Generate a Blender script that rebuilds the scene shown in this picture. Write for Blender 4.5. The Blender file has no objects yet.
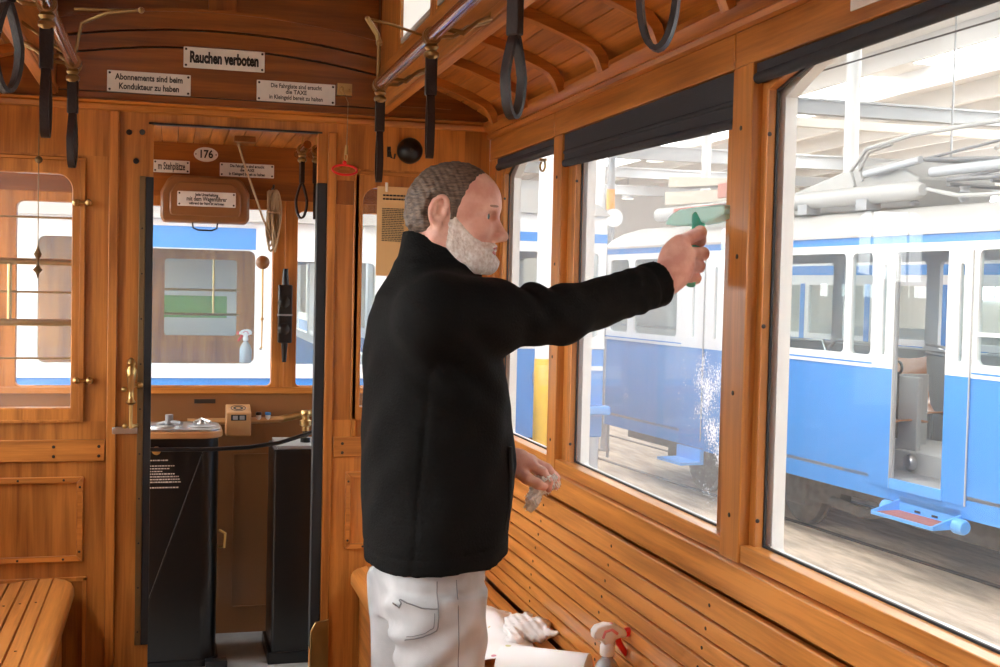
GLOW_E = 23.0
EXPO = 0.0
import bpy, bmesh, math, random
import numpy as np
from mathutils import Vector, Matrix
random.seed(7)
S = bpy.context.scene
COL = S.collection
PI = math.pi
R = math.radians
S.view_settings.view_transform = 'Standard'
S.view_settings.look = 'None'
S.view_settings.gamma = 1
S.view_settings.use_curve_mapping = False
S.view_settings.exposure = 0.0
S.cycles.use_denoising = True
S.cycles.max_bounces = 10
S.cycles.diffuse_bounces = 5
S.cycles.transparent_max_bounces = 24
S.cycles.caustics_reflective = False
S.cycles.caustics_refractive = False
S.cycles.sample_clamp_indirect = 8

# ---------------------------------------------------------------- materials
def nt(name):
    m = bpy.data.materials.new(name); m.use_nodes = True
    t = m.node_tree; b = t.nodes['Principled BSDF']
    return m, t, b
def mat(name, col, rough=.5, metal=0, coat=0, bump=0, bscale=60, var=0, vscale=8, spec=.5, sheen=0, trans=0, sub=0):
    m, t, b = nt(name)
    b.inputs['Base Color'].default_value = (*col, 1)
    b.inputs['Roughness'].default_value = rough
    b.inputs['Metallic'].default_value = metal
    b.inputs['Coat Weight'].default_value = coat
    b.inputs['Specular IOR Level'].default_value = spec
    b.inputs['Sheen Weight'].default_value = sheen
    b.inputs['Transmission Weight'].default_value = trans
    if sub:
        b.inputs['Subsurface Weight'].default_value = sub
        b.inputs['Subsurface Scale'].default_value = .01
        b.inputs['Subsurface Radius'].default_value = (1, .35, .2)
    tc = t.nodes.new('ShaderNodeTexCoord')
    if var:
        n = t.nodes.new('ShaderNodeTexNoise'); n.inputs['Scale'].default_value = vscale
        n.inputs['Detail'].default_value = 4
        t.links.new(tc.outputs['Object'], n.inputs['Vector'])
        r = t.nodes.new('ShaderNodeMapRange'); r.inputs[1].default_value = .3; r.inputs[2].default_value = .7
        r.inputs[3].default_value = 1 - var; r.inputs[4].default_value = 1 + var
        t.links.new(n.outputs[0], r.inputs[0])
        mx = t.nodes.new('ShaderNodeVectorMath'); mx.operation = 'SCALE'
        mx.inputs[0].default_value = col
        t.links.new(r.outputs[0], mx.inputs['Scale'])
        t.links.new(mx.outputs[0], b.inputs['Base Color'])
    if bump:
        n = t.nodes.new('ShaderNodeTexNoise'); n.inputs['Scale'].default_value = bscale
        n.inputs['Detail'].default_value = 5
        t.links.new(tc.outputs['Object'], n.inputs['Vector'])
        bp = t.nodes.new('ShaderNodeBump'); bp.inputs['Strength'].default_value = bump
        bp.inputs['Distance'].default_value = .01
        t.links.new(n.outputs[0], bp.inputs['Height']); t.links.new(bp.outputs[0], b.inputs['Normal'])
    return m
def wood(name, axis, dark, light, rough=.40, coat=.2, scale=1.0, var=.16):
    m, t, b = nt(name); N = t.nodes; L = t.links
    tc = N.new('ShaderNodeTexCoord'); geo = N.new('ShaderNodeNewGeometry')
    addv = N.new('ShaderNodeVectorMath'); addv.operation = 'ADD'
    sc = N.new('ShaderNodeVectorMath'); sc.operation = 'SCALE'; sc.inputs[0].default_value = (3.1, 5.3, 7.7)
    L.new(geo.outputs['Random Per Island'], sc.inputs['Scale'])
    L.new(tc.outputs['Object'], addv.inputs[0]); L.new(sc.outputs[0], addv.inputs[1])
    mp = N.new('ShaderNodeMapping')
    s = [26 * scale] * 3; s[axis] = 1.6 * scale; mp.inputs['Scale'].default_value = s
    L.new(addv.outputs[0], mp.inputs[0])
    n1 = N.new('ShaderNodeTexNoise'); n1.inputs['Scale'].default_value = 1.0; n1.inputs['Detail'].default_value = 6
    n1.inputs['Roughness'].default_value = .62; n1.inputs['Distortion'].default_value = .6
    L.new(mp.outputs[0], n1.inputs['Vector'])
    mp2 = N.new('ShaderNodeMapping'); s = [160 * scale] * 3; s[axis] = 5 * scale; mp2.inputs['Scale'].default_value = s
    L.new(addv.outputs[0], mp2.inputs[0])
    n2 = N.new('ShaderNodeTexNoise'); n2.inputs['Scale'].default_value = 1.0; n2.inputs['Detail'].default_value = 3
    L.new(mp2.outputs[0], n2.inputs['Vector'])
    mp3 = N.new('ShaderNodeMapping'); s = [7 * scale] * 3; s[axis] = .55 * scale; mp3.inputs['Scale'].default_value = s
    L.new(addv.outputs[0], mp3.inputs[0])
    wv = N.new('ShaderNodeTexNoise'); wv.inputs['Scale'].default_value = 1; wv.inputs['Detail'].default_value = 1
    L.new(mp3.outputs[0], wv.inputs['Vector'])
    ml = N.new('ShaderNodeMath'); ml.operation = 'MULTIPLY'; ml.inputs[1].default_value = 9; L.new(wv.outputs[0], ml.inputs[0])
    fr = N.new('ShaderNodeMath'); fr.operation = 'PINGPONG'; fr.inputs[1].default_value = 1; L.new(ml.outputs[0], fr.inputs[0])
    a1 = N.new('ShaderNodeMath'); a1.operation = 'MULTIPLY_ADD'; a1.inputs[1].default_value = .25
    L.new(fr.outputs[0], a1.inputs[0]); L.new(n1.outputs[0], a1.inputs[2])
    a2 = N.new('ShaderNodeMath'); a2.operation = 'MULTIPLY_ADD'; a2.inputs[1].default_value = .35
    L.new(n2.outputs[0], a2.inputs[0]); L.new(a1.outputs[0], a2.inputs[2])
    rp = N.new('ShaderNodeValToRGB'); e = rp.color_ramp.elements
    e[0].position = .50; e[0].color = (*dark, 1); e[1].position = .98; e[1].color = (*light, 1)
    L.new(a2.outputs[0], rp.inputs[0])
    mr = N.new('ShaderNodeMapRange'); mr.inputs[3].default_value = 1 - var; mr.inputs[4].default_value = 1 + var
    L.new(geo.outputs['Random Per Island'], mr.inputs[0])
    vs = N.new('ShaderNodeVectorMath'); vs.operation = 'SCALE'
    L.new(rp.outputs[0], vs.inputs[0]); L.new(mr.outputs[0], vs.inputs['Scale'])
    L.new(vs.outputs[0], b.inputs['Base Color'])
    b.inputs['Roughness'].default_value = rough; b.inputs['Coat Weight'].default_value = coat
    b.inputs['Coat Roughness'].default_value = .18
    bp = N.new('ShaderNodeBump'); bp.inputs['Strength'].default_value = .12; bp.inputs['Distance'].default_value = .004
    L.new(a2.outputs[0], bp.inputs['Height']); L.new(bp.outputs[0], b.inputs['Normal'])
    return m
def glassmat(name, tint=(1, 1, 1), refl=1.0, haze=0.0, spatter=False):
    m = bpy.data.materials.new(name); m.use_nodes = True; t = m.node_tree; N = t.nodes; L = t.links
    for n in list(N): N.remove(n)
    out = N.new('ShaderNodeOutputMaterial')
    tr = N.new('ShaderNodeBsdfTransparent'); tr.inputs[0].default_value = (*tint, 1)
    gl = N.new('ShaderNodeBsdfGlossy'); gl.inputs['Roughness'].default_value = 0.0
    fr = N.new('ShaderNodeFresnel'); ge = N.new('ShaderNodeNewGeometry'); io = N.new('ShaderNodeMapRange')
    io.inputs[3].default_value = 1.35; io.inputs[4].default_value = 1 / 1.35
    L.new(ge.outputs['Backfacing'], io.inputs[0]); L.new(io.outputs[0], fr.inputs[0])
    mu = N.new('ShaderNodeMath'); mu.operation = 'MULTIPLY'; mu.inputs[1].default_value = refl
    L.new(fr.outputs[0], mu.inputs[0])
    mx = N.new('ShaderNodeMixShader'); L.new(mu.outputs[0], mx.inputs[0]); L.new(tr.outputs[0], mx.inputs[1]); L.new(gl.outputs[0], mx.inputs[2])
    last = mx
    if haze or spatter:
        tl = N.new('ShaderNodeBsdfTranslucent'); tl.inputs[0].default_value = (.95, .96, 1, 1)
        df = N.new('ShaderNodeBsdfDiffuse'); df.inputs[0].default_value = (.95, .96, 1, 1)
        ms = N.new('ShaderNodeMixShader'); L.new(tl.outputs[0], ms.inputs[1]); L.new(df.outputs[0], ms.inputs[2]); ms.inputs[0].default_value = .3
        m2 = N.new('ShaderNodeMixShader'); m2.inputs[0].default_value = haze
        L.new(mx.outputs[0], m2.inputs[1]); L.new(ms.outputs[0], m2.inputs[2]); last = m2
        if spatter:
            tc = N.new('ShaderNodeTexCoord'); sp = N.new('ShaderNodeSeparateXYZ'); L.new(tc.outputs['Object'], sp.inputs[0])
            def band(out_, lo, hi, soft):
                a = N.new('ShaderNodeMapRange'); a.inputs[1].default_value = lo - soft; a.inputs[2].default_value = lo + soft
                c = N.new('ShaderNodeMapRange'); c.inputs[1].default_value = hi + soft; c.inputs[2].default_value = hi - soft
                L.new(out_, a.inputs[0]); L.new(out_, c.inputs[0])
                k = N.new('ShaderNodeMath'); k.operation = 'MULTIPLY'; L.new(a.outputs[0], k.inputs[0]); L.new(c.outputs[0], k.inputs[1]); return k
            by = band(sp.outputs['Y'], 2.40, 2.74, .08); bz = band(sp.outputs['Z'], .94, 1.30, .10)
            k = N.new('ShaderNodeMath'); k.operation = 'MULTIPLY'; L.new(by.outputs[0], k.inputs[0]); L.new(bz.outputs[0], k.inputs[1])
            ns = N.new('ShaderNodeTexNoise'); ns.inputs['Scale'].default_value = 190; ns.inputs['Detail'].default_value = 3; ns.inputs['Roughness'].default_value = .7
            L.new(tc.outputs['Object'], ns.inputs['Vector'])
            nb = N.new('ShaderNodeTexNoise'); nb.inputs['Scale'].default_value = 14; L.new(tc.outputs['Object'], nb.inputs['Vector'])
            ad = N.new('ShaderNodeMath'); ad.operation = 'MULTIPLY_ADD'; ad.inputs[1].default_value = .5
            L.new(nb.outputs[0], ad.inputs[0]); L.new(ns.outputs[0], ad.inputs[2])
            m3 = N.new('ShaderNodeMath'); m3.operation = 'MULTIPLY_ADD'; m3.inputs[1].default_value = .20; L.new(k.outputs[0], m3.inputs[0]); L.new(ad.outputs[0], m3.inputs[2])
            th = N.new('ShaderNodeMapRange'); th.inputs[1].default_value = 1.00; th.inputs[2].default_value = 1.05
            L.new(m3.outputs[0], th.inputs[0])
            m4 = N.new('ShaderNodeMixShader'); L.new(th.outputs[0], m4.inputs[0]); L.new(last.outputs[0], m4.inputs[1]); L.new(ms.outputs[0], m4.inputs[2]); last = m4
    L.new(last.outputs[0], out.inputs[0])
    return m
def emis(name, col, st):
    m = bpy.data.materials.new(name); m.use_nodes = True; t = m.node_tree
    for n in list(t.nodes): t.nodes.remove(n)
    o = t.nodes.new('ShaderNodeOutputMaterial'); e = t.nodes.new('ShaderNodeEmission')
    e.inputs[0].default_value = (*col, 1); e.inputs[1].default_value = st; t.links.new(e.outputs[0], o.inputs[0]); return m

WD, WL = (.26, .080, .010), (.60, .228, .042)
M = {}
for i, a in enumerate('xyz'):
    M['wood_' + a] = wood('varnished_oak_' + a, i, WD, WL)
    M['dwood_' + a] = wood('dark_wood_with_shade_' + a, i, (.15, .038, .004), (.32, .098, .012))  # same oak darkened: shade of the upper woodwork put into the colour
M['bench_y'] = wood('bench_oak', 1, (.36, .125, .020), (.80, .335, .080), rough=.28, coat=.5, var=.2)
M['plank'] = wood('old_floor_plank', 1, (.09, .055, .03), (.25, .17, .10), rough=.6, coat=0)
M['brown'] = mat('brown_paint', (.25, .105, .035), .35, coat=.3)
M['brass'] = mat('aged_brass', (.52, .35, .14), .28, 1, bump=.1)
M['bronze'] = mat('dark_bronze', (.30, .19, .08), .3, 1, bump=.1)
M['beige'] = mat('beige_board', (.40, .36, .29), .6)
M['tarnish'] = mat('tarnished_brass', (.20, .13, .06), .45, .7, bump=.2)
M['tan'] = mat('tan_wood', (.50, .27, .11), .4, coat=.2, var=.1)
M['railwood'] = mat('polished_dark_rail', (.20, .055, .012), .22, coat=.8, var=.15)
M['panto'] = mat('dark_grey_metal', (.17, .175, .18), .45)
M['steel'] = mat('bare_steel', (.60, .60, .60), .3, 1)
M['dsteel'] = mat('dark_screw', (.05, .04, .035), .45, .6)
M['leather'] = mat('dark_leather', (.020, .010, .008), .42, bump=.2, bscale=120, spec=.3)
M['black'] = mat('black_gloss_paint', (.006, .0065, .008), .3, coat=.15, spec=.35)
M['rubber'] = mat('black_rubber', (.012, .014, .018), .55)
M['blind'] = mat('charcoal_blind_cloth', (.022, .024, .03), .75, bump=.2, bscale=300)
M['enamel'] = mat('white_enamel', (.80, .78, .74), .25, coat=.3, var=.05, vscale=20)
M['ink'] = mat('black_ink', (.012, .012, .014), .4)
M['white'] = mat('white_paint', (.80, .81, .81), .3, coat=.2)
M['cream'] = mat('cream_paint', (.82, .76, .68), .35)
M['blue'] = mat('blue_tram_paint', (.055, .265, .68), .25, coat=.5)
M['lblue'] = mat('light_blue_step_paint', (.10, .36, .80), .35)
M['tgrey'] = mat('tram_interior_grey', (.40, .40, .385), .5)
M['roofgrey'] = mat('tram_roof_grey', (.46, .45, .43), .6, var=.05, vscale=3)
M['mgrey'] = mat('mid_grey_paint', (.30, .31, .32), .5)
M['under'] = mat('dark_underframe', (.085, .075, .065), .7, var=.4, vscale=12)
M['seatwood'] = mat('moulded_seat_wood', (.42, .16, .06), .3, coat=.4)
M['plastwhite'] = mat('white_plastic', (.85, .85, .86), .35)
M['redplast'] = mat('red_plastic', (.80, .02, .02), .3)
M['pink'] = mat('pink_tinted_plastic', (.85, .30, .35), .3)
M['mint'] = mat('mint_green_plastic', (.10, .52, .38), .35)
M['paper'] = mat('yellowed_paper', (.78, .50, .22), .8)
M['yellow'] = mat('yellow_paint', (.85, .52, .05), .5)
M['orange'] = mat('orange_paint', (.85, .30, .03), .5)
M['redbrown'] = mat('red_brown_board', (.35, .10, .06), .5)
M['hallwhite'] = mat('white_hall_wall', (.74, .75, .76), .8, var=.04, vscale=.6)
M['hallgrey'] = mat('grey_steel_beam', (.42, .44, .46), .5)
M['rope'] = mat('old_rope', (.42, .30, .18), .9, bump=.6, bscale=200)
M['cloth'] = mat('wet_white_cloth', (.92, .92, .90), .8, bump=.5, bscale=90)
M['screw'] = M['dsteel']
M['greenglass'] = mat('green_shade', (.12, .45, .08), .4)
M['glass'] = glassmat('window_glass', (.98, .99, .99), .5, .035)
M['wetglass'] = glassmat('soapy_window_glass', (.98, .99, .99), .5, .11, True)
M['tramglass'] = glassmat('tram_window_glass', (.90, .95, .95), 1.0, .03)
m, t, b = nt('clear_bottle'); b.inputs['Base Color'].default_value = (.8, .86, .95, 1); b.inputs['Roughness'].default_value = .1
b.inputs['Transmission Weight'].default_value = .5; M['bottle'] = m
def translucent(name, col, k=.45):
    m, t, b = nt(name); b.inputs['Base Color'].default_value = (*col, 1); b.inputs['Roughness'].default_value = .35
    tl = t.nodes.new('ShaderNodeBsdfTranslucent'); tl.inputs[0].default_value = (*col, 1); mx = t.nodes.new('ShaderNodeMixShader'); mx.inputs[0].default_value = k
    t.links.new(b.outputs[0], mx.inputs[1]); t.links.new(tl.outputs[0], mx.inputs[2]); t.links.new(mx.outputs[0], t.nodes['Material Output'].inputs[0]); return m
M['frost'] = translucent('frosted_glass', (.92, .92, .90), .75)
M['palemint'] = translucent('pale_mint_plastic', (.66, .99, .93), .2)
M['plastwhite'] = translucent('white_plastic', (.93, .93, .94), .12)
# kitchen paper with a small coloured print
m, t, b = nt('printed_kitchen_paper'); N = t.nodes; L = t.links
tc = N.new('ShaderNodeTexCoord'); v = N.new('ShaderNodeTexVoronoi'); v.inputs['Scale'].default_value = 17
L.new(tc.outputs['Object'], v.inputs['Vector'])
th = N.new('ShaderNodeMapRange'); th.inputs[1].default_value = .12; th.inputs[2].default_value = .15; L.new(v.outputs['Distance'], th.inputs[0])
mn = N.new('ShaderNodeMix'); mn.data_type = 'RGBA'
hs = N.new('ShaderNodeHueSaturation'); hs.inputs['Saturation'].default_value = .7; hs.inputs['Value'].default_value = 1.0
L.new(v.outputs['Color'], hs.inputs['Color'])
m5 = N.new('ShaderNodeMix'); m5.data_type = 'RGBA'; m5.inputs[0].default_value = .45; L.new(hs.outputs[0], m5.inputs[6]); m5.inputs[7].default_value = (.95, .45, .40, 1)
L.new(th.outputs[0], mn.inputs[0]); L.new(m5.outputs[2], mn.inputs[6]); mn.inputs[7].default_value = (.92, .92, .93, 1)
L.new(mn.outputs[2], b.inputs['Base Color']); b.inputs['Roughness'].default_value = .8; M['kitchen'] = m
# denim
m, t, b = nt('pale_grey_denim'); N = t.nodes; L = t.links
tc = N.new('ShaderNodeTexCoord'); n = N.new('ShaderNodeTexNoise'); n.inputs['Scale'].default_value = 9; n.inputs['Detail'].default_value = 6
L.new(tc.outputs['Object'], n.inputs['Vector'])
rp = N.new('ShaderNodeValToRGB'); rp.color_ramp.elements[0].position = .3; rp.color_ramp.elements[1].position = .7
rp.color_ramp.elements[0].color = (.36, .37, .385, 1); rp.color_ramp.elements[1].color = (.57, .58, .595, 1)
L.new(n.outputs[0], rp.inputs[0]); L.new(rp.outputs[0], b.inputs['Base Color'])
n2 = N.new('ShaderNodeTexNoise'); n2.inputs['Scale'].default_value = 500; L.new(tc.outputs['Object'], n2.inputs['Vector'])
bp = N.new('ShaderNodeBump'); bp.inputs['Strength'].default_value = .3; bp.inputs['Distance'].default_value = .002
L.new(n2.outputs[0], bp.inputs['Height']); L.new(bp.outputs[0], b.inputs['Normal']); b.inputs['Roughness'].default_value = .85; M['denim'] = m
M['denimseam'] = mat('denim_seam', (.20, .20, .21), .9)
M['jacket'] = mat('black_fleece', (.0055, .0054, .0052), .85, bump=.25, bscale=220, spec=.12)
M['seam'] = mat('jacket_seam', (.004, .004, .004), .7)
# skin with ruddy variation
m, t, b = nt('ruddy_skin'); N = t.nodes; L = t.links
tc = N.new('ShaderNodeTexCoord'); n = N.new('ShaderNodeTexNoise'); n.inputs['Scale'].default_value = 28; n.inputs['Detail'].default_value = 5
L.new(tc.outputs['Object'], n.inputs['Vector']); rp = N.new('ShaderNodeValToRGB')
rp.color_ramp.elements[0].position = .35; rp.color_ramp.elements[1].position = .7
rp.color_ramp.elements[0].color = (.68, .33, .255, 1); rp.color_ramp.elements[1].color = (.86, .54, .44, 1)
L.new(n.outputs[0], rp.inputs[0]); L.new(rp.outputs[0], b.inputs['Base Color'])
n2 = N.new('ShaderNodeTexNoise'); n2.inputs['Scale'].default_value = 260; L.new(tc.outputs['Object'], n2.inputs['Vector'])
bp = N.new('ShaderNodeBump'); bp.inputs['Strength'].default_value = .25; bp.inputs['Distance'].default_value = .002
L.new(n2.outputs[0], bp.inputs['Height']); L.new(bp.outputs[0], b.inputs['Normal'])
b.inputs['Roughness'].default_value = .45; b.inputs['Subsurface Weight'].default_value = .12; b.inputs['Subsurface Scale'].default_value = .01
b.inputs['Subsurface Radius'].default_value = (1, .35, .2); M['skin'] = m
def hairmat(name, c0, c1, stretch=(30, 30, 160)):
    m, t, b = nt(name); N = t.nodes; L = t.links
    tc = N.new('ShaderNodeTexCoord'); mp = N.new('ShaderNodeMapping'); mp.inputs['Scale'].default_value = stretch
    L.new(tc.outputs['Object'], mp.inputs[0]); n = N.new('ShaderNodeTexNoise'); n.inputs['Scale'].default_value = 3; n.inputs['Detail'].default_value = 5
    L.new(mp.outputs[0], n.inputs['Vector']); rp = N.new('ShaderNodeValToRGB'); rp.color_ramp.elements[0].position = .35; rp.color_ramp.elements[1].position = .68
    rp.color_ramp.elements[0].color = (*c0, 1); rp.color_ramp.elements[1].color = (*c1, 1)
    L.new(n.outputs[0], rp.inputs[0]); L.new(rp.outputs[0], b.inputs['Base Color']); b.inputs['Roughness'].default_value = .55
    bp = N.new('ShaderNodeBump'); bp.inputs['Strength'].default_value = .6; bp.inputs['Distance'].default_value = .004
    L.new(n.outputs[0], bp.inputs['Height']); L.new(bp.outputs[0], b.inputs['Normal']); return m
M['hair'] = hairmat('grey_brown_hair', (.055, .034, .023), (.19, .13, .092), (22, 22, 75))
M['beard'] = hairmat('white_beard', (.66, .55, .49), (.92, .87, .84), (50, 50, 40))
# hall floor: worn wood block paving
m, t, b = nt('worn_wood_block_floor'); N = t.nodes; L = t.links
tc = N.new('ShaderNodeTexCoord'); mp = N.new('ShaderNodeMapping'); mp.inputs['Scale'].default_value = (4.5, .8, 1); mp.inputs['Rotation'].default_value = (0, 0, R(80))
L.new(tc.outputs['Object'], mp.inputs[0]); n = N.new('ShaderNodeTexNoise'); n.inputs['Scale'].default_value = 1.6; n.inputs['Detail'].default_value = 8; n.inputs['Roughness'].default_value = .7
L.new(mp.outputs[0], n.inputs['Vector']); rp = N.new('ShaderNodeValToRGB'); rp.color_ramp.elements[0].position = .32; rp.color_ramp.elements[1].position = .66
rp.color_ramp.elements[0].color = (.30, .235, .175, 1); rp.color_ramp.elements[1].color = (.76, .61, .46, 1)
L.new(n.outputs[0], rp.inputs[0]); L.new(rp.outputs[0], b.inputs['Base Color']); b.inputs['Roughness'].default_value = .6; M['hallfloor'] = m

# ---------------------------------------------------------------- mesh builder
class MB:
    def __init__(s): s.v = []; s.f = []
    def add(s, vs, fs):
        o = len(s.v); s.v += [tuple(p) for p in vs]; s.f += [[i + o for i in f] for f in fs]; return s
    def box(s, x0, x1, y0, y1, z0, z1):
        if x0 > x1: x0, x1 = x1, x0
        if y0 > y1: y0, y1 = y1, y0
        if z0 > z1: z0, z1 = z1, z0
        return s.add([(x0, y0, z0), (x1, y0, z0), (x1, y1, z0), (x0, y1, z0), (x0, y0, z1), (x1, y0, z1), (x1, y1, z1), (x0, y1, z1)],
                     [(0, 3, 2, 1), (4, 5, 6, 7), (0, 1, 5, 4), (1, 2, 6, 5), (2, 3, 7, 6), (3, 0, 4, 7)])
    def hexa(s, b4, t4):
        return s.add(list(b4) + list(t4), [(0, 3, 2, 1), (4, 5, 6, 7), (0, 1, 5, 4), (1, 2, 6, 5), (2, 3, 7, 6), (3, 0, 4, 7)])
    def obox(s, c, size, rot=None):
        c = Vector(c); h = [q / 2 for q in size]; Rm = rot or Matrix.Identity(3)
        P = [c + Rm @ Vector((a * h[0], b * h[1], d * h[2])) for d in (-1, 1) for a, b in ((-1, -1), (1, -1), (1, 1), (-1, 1))]
        return s.hexa(P[:4], P[4:])
    def bar(s, a, b, w, t, up=(0, 0, 1)):
        a, b = Vector(a), Vector(b); d = (b - a).normalized(); u = Vector(up)
        x = d.cross(u)
        if x.length < 1e-4: x = d.cross(Vector((1, 0, 0)))
        x.normalize(); u = x.cross(d)
        P = []
        for p in (a, b):
            P.append([p + x * (i * w / 2) + u * (j * t / 2) for i, j in ((-1, -1), (1, -1), (1, 1), (-1, 1))])
        return s.hexa(P[0], P[1])
    def tube(s, pts, r, n=10, closed=False, flat=1.0, caps=True):
        pts = [Vector(p) for p in pts]; m = len(pts)
        rs = r if isinstance(r, (list, tuple)) else [r] * m
        vs = []; fs = []; prev = None
        for i, p in enumerate(pts):
            if closed: d = pts[(i + 1) % m] - pts[i - 1]
            else: d = pts[min(i + 1, m - 1)] - pts[max(i - 1, 0)]
            d.normalize()
            if prev is None:
                x = d.orthogonal().normalized()
                if abs(d.z) < .99: x = d.cross(Vector((0, 0, 1))).normalized()
            else:
                x = prev - d * prev.dot(d); x.normalize()
            prev = x; y = d.cross(x)
            for k in range(n):
                a = 2 * PI * k / n
                vs.append(p + x * (math.cos(a) * rs[i]) + y * (math.sin(a) * rs[i] * flat))
        for i in range(m if closed else m - 1):
            j = (i + 1) % m
            for k in range(n):
                fs.append((i * n + k, i * n + (k + 1) % n, j * n + (k + 1) % n, j * n + k))
        if not closed and caps:
            fs.append(tuple(range(n))[::-1]); fs.append(tuple((m - 1) * n + k for k in range(n)))
        return s.add(vs, fs)
    def lathe(s, prof, c, axis=(0, 0, 1), n=20):
        c = Vector(c); A = Vector(axis).normalized(); x = A.orthogonal().normalized(); y = A.cross(x); vs = []; fs = []
        for r, h in prof:
            for k in range(n):
                a = 2 * PI * k / n; vs.append(c + A * h + x * (math.cos(a) * r) + y * (math.sin(a) * r))
        m = len(prof)
        for i in range(m - 1):
            for k in range(n): fs.append((i * n + k, i * n + (k + 1) % n, (i + 1) * n + (k + 1) % n, (i + 1) * n + k))
        fs.append(tuple(range(n))[::-1]); fs.append(tuple((m - 1) * n + k for k in range(n)))
        return s.add(vs, fs)
    def ball(s, c, r, n=14, sq=(1, 1, 1)):
        c = Vector(c); vs = []; fs = []; m = n // 2
        for i in range(m + 1):
            t = PI * i / m
            for k in range(n):
                a = 2 * PI * k / n
                vs.append((c.x + r * sq[0] * math.sin(t) * math.cos(a), c.y + r * sq[1] * math.sin(t) * math.sin(a), c.z + r * sq[2] * math.cos(t)))
        for i in range(m):
            for k in range(n): fs.append((i * n + k, (i + 1) * n + k, (i + 1) * n + (k + 1) % n, i * n + (k + 1) % n))
        return s.add(vs, fs)
    def prism(s, poly, fn, a, b):
        """poly: 2D points; fn(u, v, w) -> xyz; extruded from w=a to w=b"""
        n = len(poly); vs = [fn(u, v, a) for u, v in poly] + [fn(u, v, b) for u, v in poly]
        fs = [tuple(range(n))[::-1], tuple(range(n, 2 * n))] + [(i, (i + 1) % n, n + (i + 1) % n, n + i) for i in range(n)]
        return s.add(vs, fs)
    def ring(s, outer, inner, fn, a, b):
        n = len(outer); vs = []
        for w in (a, b):
            for P in (outer, inner): vs += [fn(u, v, w) for u, v in P]
        fs = []
        for i in range(n):
            j = (i + 1) % n
            fs.append((i, n + i, n + j, j)); fs.append((2 * n + i, 2 * n + j, 3 * n + j, 3 * n + i))
            fs.append((i, j, 2 * n + j, 2 * n + i)); fs.append((n + i, 3 * n + i, 3 * n + j, n + j))
        return s.add(vs, fs)
    def ribbon(s, pts, wdir, w, t, closed=True):
        pts = [Vector(p) for p in pts]; W = Vector(wdir).normalized(); n = len(pts); vs = []; fs = []
        for i, p in enumerate(pts):
            d = (pts[(i + 1) % n] - pts[i - 1]) if closed else (pts[min(i + 1, n - 1)] - pts[max(i - 1, 0)])
            d.normalize(); N_ = d.cross(W).normalized()
            for a, b in ((-1, -1), (1, -1), (1, 1), (-1, 1)): vs.append(p + W * (a * w / 2) + N_ * (b * t / 2))
        for i in range(n if closed else n - 1):
            j = (i + 1) % n
            for k in range(4): fs.append((i * 4 + k, i * 4 + (k + 1) % 4, j * 4 + (k + 1) % 4, j * 4 + k))
        if not closed: fs += [(3, 2, 1, 0), tuple((n - 1) * 4 + k for k in range(4))]
        return s.add(vs, fs)
    def build(s, name, m, parent=None, bevel=0, smooth=True, ang=38, kind=None):
        me = bpy.data.meshes.new(name); me.from_pydata(s.v, [], s.f); me.materials.append(m)
        bm = bmesh.new(); bm.from_mesh(me); bmesh.ops.recalc_face_normals(bm, faces=bm.faces)
        if smooth:
            for f in bm.faces: f.smooth = True
            for e in bm.edges:
                if len(e.link_faces) != 2 or e.calc_face_angle(0) > R(ang): e.smooth = False
        bm.to_mesh(me); bm.free()
        o = bpy.data.objects.new(name, me); COL.objects.link(o)
        if parent: o.parent = parent
        if bevel:
            md = o.modifiers.new('bevel', 'BEVEL'); md.width = bevel; md.segments = 2; md.limit_method = 'ANGLE'; md.angle_limit = R(40)
        if kind: o['kind'] = kind
        return o
def tag(o, label=None, cat=None, group=None, kind=None):
    if label: o['label'] = label
    if cat: o['category'] = cat
    if group: o['group'] = group
    if kind: o['kind'] = kind
    return o
def empty(name, loc=(0, 0, 0), rz=0, label=None, cat=None, group=None):
    o = bpy.data.objects.new(name, None); COL.objects.link(o); o.location = loc; o.rotation_euler = (0, 0, rz); o.empty_display_size = .05
    return tag(o, label, cat, group)
def copy_tree(o, parent=None):
    c = o.copy(); COL.objects.link(c)
    if parent: c.parent = parent
    for ch in list(o.children): copy_tree(ch, c)
    return c
def rrect(u0, u1, v0, v1, r, n=6, rb=None, ry=None):
    """rounded rectangle, ccw from lower right; r = top corner radius, rb = bottom"""
    rb = r if rb is None else rb; P = []
    for cx, cy, a0, q in ((u1, v0, -90, rb), (u1, v1, 0, r), (u0, v1, 90, r), (u0, v0, 180, rb)):
        sx = -1 if cx == u1 else 1; sy = -1 if cy == v1 else 1; qy = ry if (ry and cy == v1) else q
        for k in range(n + 1):
            a = R(a0 + 90 * k / n)
            if ry and cy == v1:
                t = k / n if sx < 0 else 1 - k / n; P.append((cx + sx * q * t, v1 - ry * (1 - t) ** 2)); continue
            P.append((cx + sx * q + q * math.cos(a), cy + sy * qy + qy * math.sin(a)))
    return P
def rect_like(u0, u1, v0, v1, n=6):
    P = []
    for cx, cy, a0 in ((u1, v0, -90), (u1, v1, 0), (u0, v1, 90), (u0, v0, 180)):
        for k in range(n + 1): P.append((cx, cy))
    return P
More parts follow.
